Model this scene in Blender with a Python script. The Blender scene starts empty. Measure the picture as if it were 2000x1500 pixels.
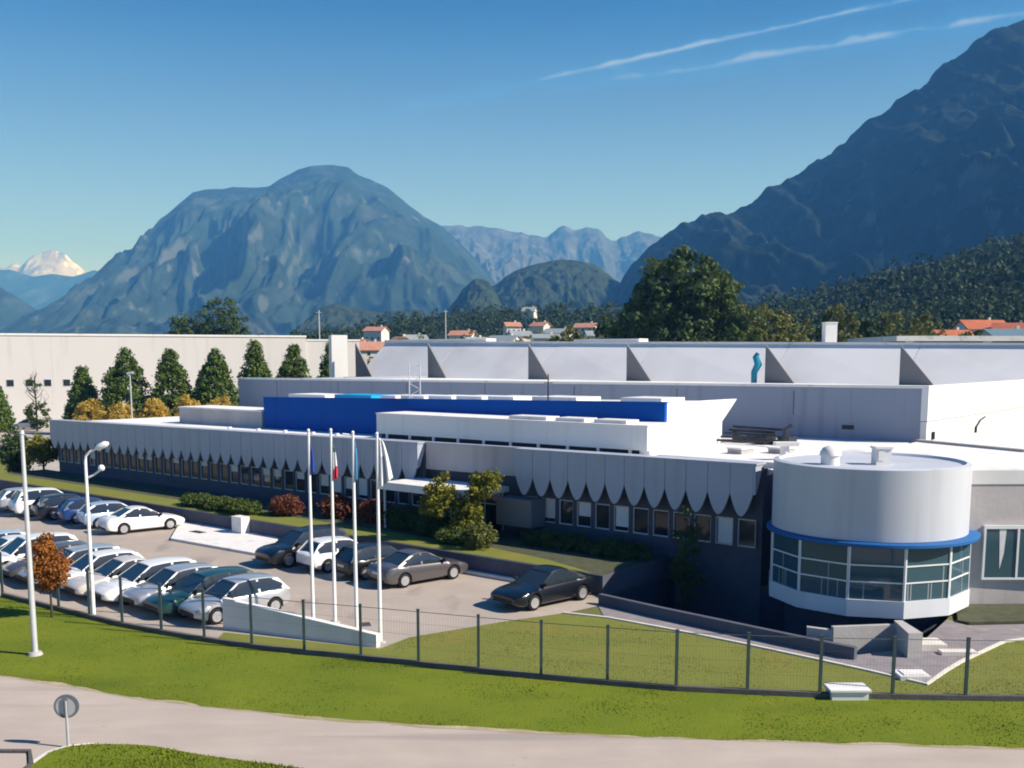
import bpy, bmesh, math, random
import numpy as np
from mathutils import Vector, Matrix
from mathutils.geometry import tessellate_polygon
R = math.radians
SC = bpy.context.scene
COL = SC.collection
random.seed(7)
rng = np.random.default_rng(11)

# ---------------------------------------------------------------- camera, sky, sun, exposure
cam = bpy.data.cameras.new('camera')
cam.sensor_width = 36.0
cam.lens = 36.0
cam.shift_y = 0.103
cam.clip_start = 0.5
cam.clip_end = 60000
co = bpy.data.objects.new('camera', cam)
COL.objects.link(co)
co.location = (0, 0, 10)
co.rotation_euler = (R(90 - 7.294), 0, 0)
SC.camera = co

SUN_EL = R(37)
sx, sy = 0.965, -0.262                       # horizontal direction towards the sun
SUN_DIR = Vector((sx * math.cos(SUN_EL), sy * math.cos(SUN_EL), math.sin(SUN_EL))).normalized()
sl = bpy.data.lights.new('sun', 'SUN')
sl.energy = 5.0
sl.angle = R(0.5)
sl.color = (1.0, 0.965, 0.93)
so = bpy.data.objects.new('sun', sl)
COL.objects.link(so)
so.rotation_euler = SUN_DIR.to_track_quat('Z', 'Y').to_euler()

world = bpy.data.worlds.new('World')
SC.world = world
world.use_nodes = True
wt = world.node_tree
for n in list(wt.nodes):
    wt.nodes.remove(n)


def wn(t, **kw):
    n = wt.nodes.new(t)
    for k, v in kw.items():
        setattr(n, k, v)
    return n


def wm(op, a, b=None, c=None, clamp=False):
    n = wn('ShaderNodeMath', operation=op)
    n.use_clamp = clamp
    for i, v in enumerate((a, b, c)):
        if v is None:
            continue
        if isinstance(v, (int, float)):
            n.inputs[i].default_value = v
        else:
            wt.links.new(v, n.inputs[i])
    return n.outputs[0]


sky = wn('ShaderNodeTexSky', sky_type='NISHITA')
sky.sun_disc = False
sky.sun_elevation = SUN_EL
sky.sun_rotation = math.atan2(sx, sy)
sky.altitude = 300
sky.air_density = 1.0
sky.dust_density = 0.8
sky.ozone_density = 2.2
tc = wn('ShaderNodeTexCoord')
DIRO = tc.outputs['Generated']


def vdot(v):
    n = wn('ShaderNodeVectorMath', operation='DOT_PRODUCT')
    wt.links.new(DIRO, n.inputs[0])
    n.inputs[1].default_value = v
    return n.outputs['Value']


def contrail(d1, d2, width, fade_in, strength, seed):
    """a condensation trail: a band along the great circle through directions d1 and d2"""
    a, b = Vector(d1).normalized(), Vector(d2).normalized()
    nrm = a.cross(b).normalized()
    along = (b - a * a.dot(b)).normalized()
    off = vdot(nrm)
    pos = wm('ARCTAN2', vdot(along), vdot(a))
    nz = wn('ShaderNodeTexNoise', noise_dimensions='3D')
    nz.inputs['Scale'].default_value = 24
    nz.inputs['Detail'].default_value = 5
    mp = wn('ShaderNodeMapping')
    mp.inputs['Location'].default_value = (seed, seed * .7, 0)
    wt.links.new(DIRO, mp.inputs['Vector'])
    wt.links.new(mp.outputs[0], nz.inputs['Vector'])
    wob = wm('MULTIPLY', wm('SUBTRACT', nz.outputs['Fac'], 0.5), width * 1.6)
    dist = wm('ABSOLUTE', wm('ADD', off, wob))
    core = wm('SUBTRACT', 1.0, wm('DIVIDE', dist, width), clamp=True)
    core = wm('POWER', core, 1.3)
    fade = wm('DIVIDE', wm('SUBTRACT', pos, fade_in[0]), fade_in[1] - fade_in[0], clamp=True)
    dens = wm('MULTIPLY', wm('SUBTRACT', nz.outputs['Fac'], 0.10, clamp=True), 2.0)
    return wm('MULTIPLY', wm('MULTIPLY', core, fade), wm('MULTIPLY', dens, strength))


t1 = contrail((0.0147, 1.02, 0.262), (0.36, 1.063, 0.345), 0.0036, (-0.05, 0.12), 0.42, 1.0)
t1b = contrail((0.0147, 1.02, 0.262), (0.36, 1.063, 0.345), 0.009, (-0.38, 0.08), 0.32, 1.7)
t2 = contrail((0.14, 1.03, 0.273), (0.5, 1.055, 0.336), 0.0055, (-0.12, 0.10), 0.30, 2.3)
t2b = contrail((0.14, 1.03, 0.273), (0.5, 1.055, 0.333), 0.018, (-0.34, 0.08), 0.4, 4.0)
t3 = contrail((0.25, 1.02, 0.262), (0.5, 1.03, 0.29), 0.016, (-0.1, 0.2), 0.14, 3.1)
cz = wn('ShaderNodeTexNoise', noise_dimensions='3D')
cz.inputs['Scale'].default_value = 3.2
cz.inputs['Detail'].default_value = 6
cz.inputs['Distortion'].default_value = 0.6
cmap = wn('ShaderNodeMapping')
cmap.inputs['Scale'].default_value = (0.7, 1, 3.2)
cmap.inputs['Rotation'].default_value = (0, R(-14), 0)
wt.links.new(DIRO, cmap.inputs['Vector'])
wt.links.new(cmap.outputs[0], cz.inputs['Vector'])
cirrus = wm('MULTIPLY', wm('SUBTRACT', cz.outputs['Fac'], 0.47), 0.7, clamp=True)
tot = wm('ADD', wm('ADD', wm('ADD', t1, t2), wm('ADD', t1b, t2b)), wm('ADD', t3, cirrus), clamp=True)
mx = wn('ShaderNodeMix', data_type='RGBA')
mx.inputs[7].default_value = (7.2, 7.6, 8.0, 1)
wt.links.new(tot, mx.inputs[0])
wt.links.new(sky.outputs[0], mx.inputs[6])
hs = wn('ShaderNodeHueSaturation')
hs.inputs['Saturation'].default_value = 2.7
hs.inputs['Value'].default_value = 1.0
hs.inputs['Hue'].default_value = 0.512
wt.links.new(mx.outputs[2], hs.inputs['Color'])
bg = wn('ShaderNodeBackground')
bg.inputs['Strength'].default_value = 0.066
# the air near the horizon is paler than the zenith
sepz = wn('ShaderNodeSeparateXYZ')
wt.links.new(DIRO, sepz.inputs[0])
lowair = wm('POWER', wm('SUBTRACT', 1.0, wm('MULTIPLY', sepz.outputs['Z'], 2.75), clamp=True), 1.5)
hmix = wn('ShaderNodeMix', data_type='RGBA')
wt.links.new(wm('MULTIPLY', lowair, 0.8), hmix.inputs[0])
wt.links.new(hs.outputs[0], hmix.inputs[6])
hmix.inputs[7].default_value = (7.4, 9.6, 11.8, 1)
wt.links.new(hmix.outputs[2], bg.inputs['Color'])
wo = wn('ShaderNodeOutputWorld')
wt.links.new(bg.outputs[0], wo.inputs['Surface'])

SC.view_settings.view_transform = 'Standard'
SC.view_settings.look = 'None'
SC.view_settings.exposure = 0.55
SC.view_settings.gamma = 1.0
SC.cycles.use_denoising = True
SC.cycles.max_bounces = 6
SC.cycles.volume_bounces = 0
SC.cycles.filter_width = 1.9
SC.cycles.use_adaptive_sampling = True

# ---------------------------------------------------------------- plan of the site (metres)
OX, OY = 10.6, 43.9                          # near corner of the office wing
UX, UY = -0.7773, 0.6291                     # along its front, away from the rotunda
NX, NY = 0.6291, 0.7773                      # into the building


def B(s, t, z=0.0):
    return Vector((OX + s * UX + t * NX, OY + s * UY + t * NY, z))


# ---------------------------------------------------------------- materials
def mat(name, col, rough=0.7, var=0.12, scale=3.0, spec=0.3, metal=0.0, bump=0.0, bscale=None, col2=None,
        coat=0.0, stretch=None, detail=4, contrast=0.3, mid=0.5):
    m = bpy.data.materials.new(name)
    m.use_nodes = True
    nt = m.node_tree
    b = nt.nodes['Principled BSDF']
    b.inputs['Roughness'].default_value = rough
    b.inputs['Specular IOR Level'].default_value = spec
    b.inputs['Metallic'].default_value = metal
    b.inputs['Coat Weight'].default_value = coat
    c = Vector(col)
    if col2 is None:
        lo = [min(1, x * (1 - var)) for x in c]
        hi = [min(1, x * (1 + var)) for x in c]
    else:
        lo, hi = col, col2
    tcn = nt.nodes.new('ShaderNodeTexCoord')
    mp = nt.nodes.new('ShaderNodeMapping')
    if stretch:
        mp.inputs['Scale'].default_value = stretch
    nt.links.new(tcn.outputs['Object'], mp.inputs['Vector'])
    nz = nt.nodes.new('ShaderNodeTexNoise')
    nz.inputs['Scale'].default_value = scale
    nz.inputs['Detail'].default_value = detail
    nz.inputs['Roughness'].default_value = 0.6
    nt.links.new(mp.outputs[0], nz.inputs['Vector'])
    rp = nt.nodes.new('ShaderNodeValToRGB')
    rp.color_ramp.elements[0].position = mid - contrast
    rp.color_ramp.elements[1].position = mid + contrast
    rp.color_ramp.elements[0].color = (*lo, 1)
    rp.color_ramp.elements[1].color = (*hi, 1)
    nt.links.new(nz.outputs['Fac'], rp.inputs['Fac'])
    nt.links.new(rp.outputs[0], b.inputs['Base Color'])
    if bump:
        bn = nt.nodes.new('ShaderNodeBump')
        bn.inputs['Strength'].default_value = bump
        bn.inputs['Distance'].default_value = 0.05
        n2 = nt.nodes.new('ShaderNodeTexNoise')
        n2.inputs['Scale'].default_value = bscale or scale * 8
        n2.inputs['Detail'].default_value = 5
        nt.links.new(mp.outputs[0], n2.inputs['Vector'])
        nt.links.new(n2.outputs['Fac'], bn.inputs['Height'])
        nt.links.new(bn.outputs[0], b.inputs['Normal'])
    return m


def overlay(m, col, scale, lo, hi, amount=1.0, stretch=None, detail=6):
    """mix a second colour over a material where a noise is high (stains, dry patches, worn places)"""
    nt = m.node_tree
    b = nt.nodes['Principled BSDF']
    src = b.inputs['Base Color'].links[0].from_socket
    tcn = nt.nodes.new('ShaderNodeTexCoord')
    mp = nt.nodes.new('ShaderNodeMapping')
    mp.inputs['Location'].default_value = (scale * 13.7, 3.1, 7.7)
    if stretch:
        mp.inputs['Scale'].default_value = stretch
    nt.links.new(tcn.outputs['Object'], mp.inputs['Vector'])
    nz = nt.nodes.new('ShaderNodeTexNoise')
    nz.inputs['Scale'].default_value = scale
    nz.inputs['Detail'].default_value = detail
    nt.links.new(mp.outputs[0], nz.inputs['Vector'])
    mr = nt.nodes.new('ShaderNodeMapRange')
    mr.inputs['From Min'].default_value = lo
    mr.inputs['From Max'].default_value = hi
    mr.inputs['To Max'].default_value = amount
    nt.links.new(nz.outputs['Fac'], mr.inputs['Value'])
    mixn = nt.nodes.new('ShaderNodeMix')
    mixn.data_type = 'RGBA'
    nt.links.new(mr.outputs[0], mixn.inputs[0])
    nt.links.new(src, mixn.inputs[6])
    mixn.inputs[7].default_value = (*col, 1)
    nt.links.new(mixn.outputs[2], b.inputs['Base Color'])
    return m


def leafmat(name, c1, c2, scale=0.6, rough=0.65):
    m = mat(name, c1, rough, col2=c2, scale=scale, spec=0.2, detail=5, contrast=0.22)
    nt = m.node_tree
    b = nt.nodes['Principled BSDF']
    tr = nt.nodes.new('ShaderNodeBsdfTranslucent')
    src = b.inputs['Base Color'].links[0].from_socket
    nt.links.new(src, tr.inputs['Color'])
    ms = nt.nodes.new('ShaderNodeMixShader')
    ms.inputs[0].default_value = 0.28
    out = [n for n in nt.nodes if n.type == 'OUTPUT_MATERIAL'][0]
    nt.links.new(b.outputs[0], ms.inputs[1])
    nt.links.new(tr.outputs[0], ms.inputs[2])
    nt.links.new(ms.outputs[0], out.inputs['Surface'])
    return m


M = {}
M['asphalt'] = overlay(overlay(mat('pale_asphalt', (0.395, 0.335, 0.285), 0.9, 0.12, 0.35, bump=0.25, bscale=25), (0.30, 0.265, 0.24), 0.16, 0.5, 0.72, 0.55), (0.47, 0.42, 0.40), 1.3, 0.55, 0.8, 0.5)
M['road'] = overlay(overlay(mat('road_asphalt', (0.43, 0.362, 0.31), 0.9, 0.10, 0.5, bump=0.2, bscale=30), (0.34, 0.28, 0.24), 0.25, 0.5, 0.75, 0.7, (0.35, 1.6, 1)), (0.50, 0.44, 0.39), 0.9, 0.52, 0.75, 0.6, (0.3, 1.5, 1))
M['grass'] = overlay(overlay(mat('mown_grass', (0.105, 0.152, 0.014), 0.95, col2=(0.172, 0.200, 0.018), scale=0.45, spec=0.1, bump=0.6, bscale=18, detail=8), (0.085, 0.12, 0.012), 0.25, 0.5, 0.75, 0.8, (0.5, 1.4, 1)), (0.27, 0.22, 0.05), 1.7, 0.62, 0.8, 0.5)
M['lawn'] = overlay(mat('lawn_grass', (0.150, 0.168, 0.036), 0.95, col2=(0.192, 0.203, 0.048), scale=0.5, spec=0.1, bump=0.5, bscale=16, detail=8), (0.28, 0.20, 0.05), 0.45, 0.55, 0.8, 0.55)
M['ground'] = overlay(mat('valley_ground', (0.13, 0.14, 0.05), 0.95, 0.25, 0.02, spec=0.1), (0.22, 0.20, 0.12), 0.05, 0.5, 0.7, 0.8)
M['yard'] = mat('yard_concrete', (0.42, 0.39, 0.35), 0.9, 0.12, 0.4, bump=0.2)
M['paver'] = overlay(mat('grey_pavers', (0.24, 0.215, 0.225), 0.9, 0.25, 1.6, bump=0.3, bscale=8), (0.36, 0.34, 0.33), 2.2, 0.6, 0.75, 0.8)
M['conc'] = overlay(mat('concrete', (0.42, 0.40, 0.385), 0.9, 0.12, 1.2, bump=0.15), (0.28, 0.27, 0.26), 0.8, 0.55, 0.85, 0.5, (1, 1, 0.25))
M['greyconc'] = overlay(mat('taupe_concrete', (0.50, 0.46, 0.45), 0.9, 0.10, 0.8, bump=0.15), (0.36, 0.335, 0.33), 0.5, 0.5, 0.85, 0.6, (1, 1, 0.35))
M['darkconc'] = mat('dark_concrete', (0.10, 0.095, 0.09), 0.95, 0.3, 1.5, bump=0.3)  # mottled dark tone for the fence base and the pavement corner kerb
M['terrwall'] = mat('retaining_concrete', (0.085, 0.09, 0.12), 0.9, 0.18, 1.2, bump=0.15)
M['whiteconc'] = overlay(mat('white_concrete', (0.72, 0.70, 0.68), 0.85, 0.06, 1.5), (0.52, 0.50, 0.48), 1.1, 0.58, 0.85, 0.5)
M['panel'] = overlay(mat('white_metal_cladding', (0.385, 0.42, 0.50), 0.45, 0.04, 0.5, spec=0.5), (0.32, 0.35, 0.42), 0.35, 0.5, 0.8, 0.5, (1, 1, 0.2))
M['sill'] = overlay(mat('white_sill_panel', (0.66, 0.68, 0.71), 0.5, 0.03, 0.8), (0.5, 0.5, 0.52), 1.0, 0.55, 0.8, 0.5, (1, 1, 0.2))
M['drum'] = overlay(mat('pale_drum_cladding', (0.53, 0.55, 0.60), 0.5, 0.03, 0.6, spec=0.4), (0.39, 0.41, 0.46), 0.7, 0.5, 0.8, 0.5, (1, 1, 0.15))
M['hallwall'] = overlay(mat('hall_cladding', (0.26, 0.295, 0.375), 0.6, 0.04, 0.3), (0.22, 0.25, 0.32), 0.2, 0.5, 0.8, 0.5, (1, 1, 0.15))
M['hallwhite'] = overlay(mat('white_hall_wall', (0.76, 0.75, 0.73), 0.7, 0.03, 0.3), (0.66, 0.64, 0.62), 0.25, 0.55, 0.8, 0.5, (1, 1, 0.2))
M['cream'] = overlay(mat('cream_plaster', (0.61, 0.595, 0.585), 0.85, 0.03, 0.1), (0.52, 0.495, 0.485), 0.06, 0.5, 0.75, 0.45, (1, 1, 0.3))
M['roof'] = overlay(mat('white_roof_membrane', (0.78, 0.765, 0.74), 0.8, 0.05, 0.5), (0.60, 0.57, 0.54), 0.25, 0.52, 0.8, 0.6)
M['sawroof'] = overlay(mat('pale_roof_sheet', (0.78, 0.77, 0.755), 0.6, 0.04, 0.2), (0.55, 0.53, 0.53), 0.12, 0.48, 0.75, 0.6)
M['blue'] = overlay(mat('blue_cladding', (0.002, 0.075, 0.36), 0.6, 0.08, 0.3, spec=0.12), (0.004, 0.06, 0.27), 0.15, 0.5, 0.75, 0.5)
M['bluering'] = mat('blue_fascia', (0.003, 0.10, 0.32), 0.6, 0.06, 1.0, spec=0.5)
M['lightblue'] = mat('light_blue_sheet', (0.01, 0.33, 0.62), 0.5, 0.06, 1.0)
M['frame'] = mat('pale_window_frame', (0.55, 0.56, 0.58), 0.5, 0.03, 2, spec=0.5)
M['whiteframe'] = mat('white_window_frame', (0.78, 0.80, 0.80), 0.4, 0.02, 2, spec=0.5)
M['dark'] = mat('dark_recess', (0.02, 0.022, 0.028), 0.8, 0.2, 1)
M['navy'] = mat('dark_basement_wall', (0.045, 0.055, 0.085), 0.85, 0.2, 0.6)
M['duct'] = mat('dark_duct', (0.035, 0.04, 0.05), 0.5, 0.3, 3, metal=0.4)
M['galv'] = mat('galvanised_steel', (0.62, 0.64, 0.66), 0.45, 0.08, 3, metal=0.3, spec=0.5)
M['polewhite'] = mat('white_painted_pole', (0.80, 0.80, 0.80), 0.4, 0.04, 3, spec=0.5)
M['post'] = mat('green_grey_post', (0.045, 0.07, 0.075), 0.6, 0.2, 4)
M['wire'] = mat('fence_wire', (0.16, 0.19, 0.19), 0.5, 0.1, 4, metal=0.3)
M['teal'] = mat('teal_pipe', (0.01, 0.22, 0.34), 0.4, 0.1, 2)
M['tyre'] = mat('tyre_rubber', (0.012, 0.012, 0.013), 0.85, 0.2, 8)
M['rim'] = mat('alloy_rim', (0.60, 0.61, 0.63), 0.3, 0.05, 5, metal=0.7)
M['blackplastic'] = mat('black_plastic', (0.015, 0.015, 0.017), 0.6, 0.1, 5)
M['lamp_red'] = mat('red_lamp_lens', (0.45, 0.01, 0.015), 0.25, 0.05, 5, spec=0.6)
M['lamp_white'] = mat('clear_lamp_lens', (0.75, 0.78, 0.80), 0.12, 0.03, 5, spec=0.8)
M['redroof'] = overlay(mat('red_roof_tiles', (0.42, 0.13, 0.065), 0.9, 0.2, 0.8), (0.30, 0.12, 0.08), 0.5, 0.5, 0.7, 0.7)
M['pinkroof'] = mat('faded_roof_tiles', (0.44, 0.22, 0.16), 0.9, 0.25, 0.8)
M['greyroof'] = mat('grey_roof_sheet', (0.25, 0.29, 0.32), 0.7, 0.15, 0.3)
M['bluegreyroof'] = mat('blue_grey_roof_sheet', (0.13, 0.20, 0.25), 0.6, 0.15, 0.3)
M['housewall'] = mat('house_plaster', (0.70, 0.66, 0.60), 0.9, 0.06, 0.4)
M['bark'] = mat('bark', (0.07, 0.05, 0.038), 0.95, 0.3, 3, stretch=(1, 1, 0.2), bump=0.5)
M['flagblue'] = mat('dark_blue_flag', (0.012, 0.05, 0.30), 0.8, 0.1, 2)
M['flaggreen'] = mat('flag_cloth_green', (0.05, 0.20, 0.16), 0.8, 0.1, 2)
M['flagwhite'] = mat('flag_cloth_white', (0.75, 0.76, 0.78), 0.8, 0.05, 2)
M['flagred'] = mat('flag_cloth_red', (0.50, 0.03, 0.06), 0.8, 0.1, 2)
M['flagpale'] = mat('pale_blue_flag', (0.10, 0.33, 0.60), 0.8, 0.1, 2)
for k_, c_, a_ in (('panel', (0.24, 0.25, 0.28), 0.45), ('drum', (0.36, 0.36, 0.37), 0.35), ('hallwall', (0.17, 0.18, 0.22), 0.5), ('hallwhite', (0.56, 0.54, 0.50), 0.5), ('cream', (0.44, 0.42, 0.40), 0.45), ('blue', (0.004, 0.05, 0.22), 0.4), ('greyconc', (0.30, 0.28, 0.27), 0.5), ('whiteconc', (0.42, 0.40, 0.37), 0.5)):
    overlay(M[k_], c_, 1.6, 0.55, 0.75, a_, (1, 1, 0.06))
overlay(M['roof'], (0.45, 0.43, 0.41), 0.9, 0.6, 0.7, 0.5)
overlay(M['asphalt'], (0.20, 0.175, 0.16), 0.55, 0.60, 0.72, 0.5, (1.4, 0.5, 1))
overlay(M['asphalt'], (0.16, 0.14, 0.13), 2.6, 0.70, 0.76, 0.6)
overlay(M['road'], (0.24, 0.21, 0.19), 0.5, 0.58, 0.72, 0.5, (0.12, 2.2, 1))
overlay(M['road'], (0.20, 0.175, 0.16), 3.0, 0.70, 0.76, 0.5)
M['blindgrey'] = mat('grey_strip_blind', (0.26, 0.29, 0.32), 0.7, 0.05, 3)
M['fin'] = mat('grey_fin_sheet', (0.17, 0.17, 0.18), 0.7, 0.1, 0.5)
M['dirt'] = overlay(mat('dry_verge_edge', (0.40, 0.34, 0.22), 0.95, 0.25, 1.2, spec=0.1, bump=0.4), (0.25, 0.23, 0.07), 0.9, 0.45, 0.65, 0.8)
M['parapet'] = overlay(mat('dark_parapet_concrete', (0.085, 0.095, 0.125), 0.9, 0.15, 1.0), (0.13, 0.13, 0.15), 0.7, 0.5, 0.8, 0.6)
M['soil'] = mat('dark_ground_cover', (0.075, 0.08, 0.045), 0.95, 0.35, 2.5, bump=0.6)
M['blind'] = mat('white_blind', (0.70, 0.70, 0.70), 0.8, 0.05, 3)
M['kerbstone'] = mat('kerb_stone', (0.66, 0.62, 0.56), 0.9, 0.12, 2.5)
M['signback'] = mat('sign_back_aluminium', (0.50, 0.51, 0.52), 0.45, 0.06, 4, metal=0.3)
M['signrim'] = mat('sign_dark_rim', (0.15, 0.16, 0.18), 0.5, 0.1, 4)

g_ = bpy.data.materials.new('window_glass')
g_.use_nodes = True
b_ = g_.node_tree.nodes['Principled BSDF']
b_.inputs['Base Color'].default_value = (0.018, 0.026, 0.034, 1)
b_.inputs['Roughness'].default_value = 0.06
b_.inputs['Specular IOR Level'].default_value = 0.5
M['glass'] = g_
g_ = g_.copy()
g_.name = 'green_tinted_glass'
g_.node_tree.nodes['Principled BSDF'].inputs['Base Color'].default_value = (0.045, 0.095, 0.125, 1)
M['tealglass'] = g_
g_ = g_.copy()
g_.name = 'car_glass'
b_ = g_.node_tree.nodes['Principled BSDF']
b_.inputs['Base Color'].default_value = (0.02, 0.028, 0.034, 1)
b_.inputs['Roughness'].default_value = 0.03
b_.inputs['Specular IOR Level'].default_value = 0.9
M['carglass'] = g_


def paint(name, c, metal=0.0):
    m = mat('car_paint_' + name, c, 0.28, 0.02, 3, spec=0.4, metal=metal, coat=0.5)
    m.node_tree.nodes['Principled BSDF'].inputs['Coat Roughness'].default_value = 0.05
    return m


P = {'white': paint('white', (0.78, 0.78, 0.78)), 'silver': paint('silver', (0.50, 0.51, 0.53), 0.5),
     'grey': paint('grey', (0.13, 0.12, 0.125), 0.5), 'blue': paint('blue', (0.012, 0.04, 0.16)), 'black': paint('black', (0.005, 0.007, 0.012)),
     'paleblue': paint('pale_blue', (0.42, 0.52, 0.66), 0.2), 'green': paint('dark_green', (0.01, 0.045, 0.045)), 'beige': paint('beige', (0.66, 0.60, 0.55), 0.1)}


# ---------------------------------------------------------------- object helpers
def finish(me, name, m, parent=None, smooth=None):
    o = bpy.data.objects.new(name, me)
    COL.objects.link(o)
    ms = m if isinstance(m, (list, tuple)) else [m]
    for k in ms:
        if len(me.materials) < len(ms):
            me.materials.append(k)
    if smooth is not None:
        for p in me.polygons:
            p.use_smooth = True
        if smooth < 180:
            me.set_sharp_from_angle(angle=R(smooth))
    if parent:
        o.parent = parent
    return o


def tag(o, label=None, cat=None, group=None, kind=None):
    if label:
        o['label'] = label
    if cat:
        o['category'] = cat
    if group:
        o['group'] = group
    if kind:
        o['kind'] = kind
    return o


def empty(name, loc=(0, 0, 0), rz=0.0, label=None, cat=None, group=None):
    o = bpy.data.objects.new(name, None)
    o.empty_display_size = 0.3
    COL.objects.link(o)
    o.location = loc
    o.rotation_euler = (0, 0, rz)
    return tag(o, label, cat, group)


def copy_tree(o, parent=None):
    c = o.copy()
    COL.objects.link(c)
    c.parent = parent
    for ch in o.children:
        copy_tree(ch, c)
    return c


class MB:
    """collects faces and builds ONE mesh object"""
    def __init__(self):
        self.v, self.f, self.mi = [], [], []

    def add(self, vs, fs, mi=0):
        k = len(self.v)
        self.v += [tuple(v) for v in vs]
        self.f += [tuple(i + k for i in f) for f in fs]
        self.mi += [mi] * len(fs)
        return self

    def hexa(self, p, mi=0):            # p: 4 bottom, 4 top
        return self.add(p, [(3, 2, 1, 0), (4, 5, 6, 7), (0, 1, 5, 4), (1, 2, 6, 5), (2, 3, 7, 6), (3, 0, 4, 7)], mi)

    def box(self, x0, x1, y0, y1, z0, z1, mi=0):
        return self.hexa([(x0, y0, z0), (x1, y0, z0), (x1, y1, z0), (x0, y1, z0), (x0, y0, z1), (x1, y0, z1), (x1, y1, z1), (x0, y1, z1)], mi)

    def bbox(self, s0, s1, t0, t1, z0, z1, mi=0):     # box in building axes; z0/z1 number or pair (at s0, at s1)
        za = z0 if isinstance(z0, tuple) else (z0, z0)
        zb = z1 if isinstance(z1, tuple) else (z1, z1)
        return self.hexa([B(s1, t0, za[1]), B(s0, t0, za[0]), B(s0, t1, za[0]), B(s1, t1, za[1]),
                          B(s1, t0, zb[1]), B(s0, t0, zb[0]), B(s0, t1, zb[0]), B(s1, t1, zb[1])], mi)

    def prism(self, poly, z0, z1, mi=0):              # plan polygon, counter-clockwise
        n = len(poly)
        a = sum(poly[i][0] * poly[(i + 1) % n][1] - poly[(i + 1) % n][0] * poly[i][1] for i in range(n))
        if a < 0:
            poly = poly[::-1]
        vs = [(p[0], p[1], z0) for p in poly] + [(p[0], p[1], z1) for p in poly]
        tri = tessellate_polygon([[Vector((p[0], p[1], 0)) for p in poly]])
        fs = []
        for t in tri:
            x = [poly[i] for i in t]
            ar = (x[1][0] - x[0][0]) * (x[2][1] - x[0][1]) - (x[2][0] - x[0][0]) * (x[1][1] - x[0][1])
            t = tuple(t) if ar > 0 else tuple(t)[::-1]
            fs.append(tuple(i + n for i in t))
            fs.append(tuple(t[::-1]))
        for i in range(n):
            j = (i + 1) % n
            fs.append((i, j, j + n, i + n))
        return self.add(vs, fs, mi)

    def tube(self, pts, r, seg=10, mi=0, cap=True):
        pts = [Vector(p) for p in pts]
        rs = r if isinstance(r, (list, tuple)) else [r] * len(pts)
        vs, fs = [], []
        for i, p in enumerate(pts):
            d = (pts[min(i + 1, len(pts) - 1)] - pts[max(i - 1, 0)]).normalized()
            a = d.orthogonal().normalized() if abs(d.z) < 0.99 else Vector((1, 0, 0))
            a = (a - d * a.dot(d)).normalized()
            if i and (a - pa).length > 1.0:
                a = (pa - d * pa.dot(d)).normalized()
            pa = a
            b = d.cross(a)
            for k in range(seg):
                w = 2 * math.pi * k / seg
                vs.append(p + (a * math.cos(w) + b * math.sin(w)) * rs[i])
        for i in range(len(pts) - 1):
            for k in range(seg):
                k2 = (k + 1) % seg
                fs.append((i * seg + k, i * seg + k2, (i + 1) * seg + k2, (i + 1) * seg + k))
        if cap:
            fs.append(tuple(range(seg))[::-1])
            fs.append(tuple((len(pts) - 1) * seg + k for k in range(seg)))
        return self.add(vs, fs, mi)

    def ring(self, cx, cy, prof, a0=0.0, a1=2 * math.pi, seg=64, mi=0):     # lathe; prof = [(r, z), ...]
        vs, fs = [], []
        full = abs(a1 - a0 - 2 * math.pi) < 1e-6
        nseg = seg if full else seg + 1
        for i in range(nseg):
            w = a0 + (a1 - a0) * i / seg
            for r, z in prof:
                vs.append((cx + r * math.cos(w), cy + r * math.sin(w), z))
        m = len(prof)
        for i in range(seg):
            j = (i + 1) % nseg
            for k in range(m - 1):
                fs.append((i * m + k, j * m + k, j * m + k + 1, i * m + k + 1))
        return self.add(vs, fs, mi)

    def build(self, name, m, parent=None, smooth=None, local=None):
        me = bpy.data.meshes.new(name)
        vs = self.v
        if local is not None:
            vs = [(v[0] - local[0], v[1] - local[1], v[2] - local[2]) for v in vs]
        me.from_pydata(vs, [], self.f)
        if len(set(self.mi)) > 1:
            me.polygons.foreach_set('material_index', self.mi)
        me.update()
        o = finish(me, name, m, parent, smooth)
        return o


def fastmesh(name, verts, quads, m, parent=None, n=4):
    me = bpy.data.meshes.new(name)
    verts = np.asarray(verts, dtype=np.float32).reshape(-1, 3)
    quads = np.asarray(quads, dtype=np.int32).reshape(-1, n)
    me.vertices.add(len(verts))
    me.vertices.foreach_set('co', verts.ravel())
    me.loops.add(quads.size)
    me.loops.foreach_set('vertex_index', quads.ravel())
    me.polygons.add(len(quads))
    me.polygons.foreach_set('loop_start', np.arange(0, quads.size, n, dtype=np.int32))
    me.update(calc_edges=True)
    me.validate()
    return finish(me, name, m, parent)


# fractal noise on arrays
PERM = np.random.default_rng(3).random((256, 256))


def vnoise(x, y):
    xi, yi = np.floor(x).astype(int), np.floor(y).astype(int)
    fx, fy = x - xi, y - yi
    fx, fy = fx * fx * (3 - 2 * fx), fy * fy * (3 - 2 * fy)
    g = lambda a, b: PERM[a % 256, b % 256]
    return (g(xi, yi) * (1 - fx) + g(xi + 1, yi) * fx) * (1 - fy) + (g(xi, yi + 1) * (1 - fx) + g(xi + 1, yi + 1) * fx) * fy


def fbm(x, y, o=5, gain=0.5, ridged=False):
    s, a, n = 0, 1, 0
    for k in range(o):
        v = vnoise(x * 2 ** k + 17.3 * k, y * 2 ** k + 5.1 * k)
        if ridged:
            v = 1 - np.abs(2 * v - 1)
        s = s + a * v
        n += a
        a *= gain
    return s / n

# ---------------------------------------------------------------- ground, roads, lawns
def polylen(pts):
    out = [0.0]
    for a, b in zip(pts, pts[1:]):
        out.append(out[-1] + math.hypot(b[0] - a[0], b[1] - a[1]))
    return out


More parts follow.
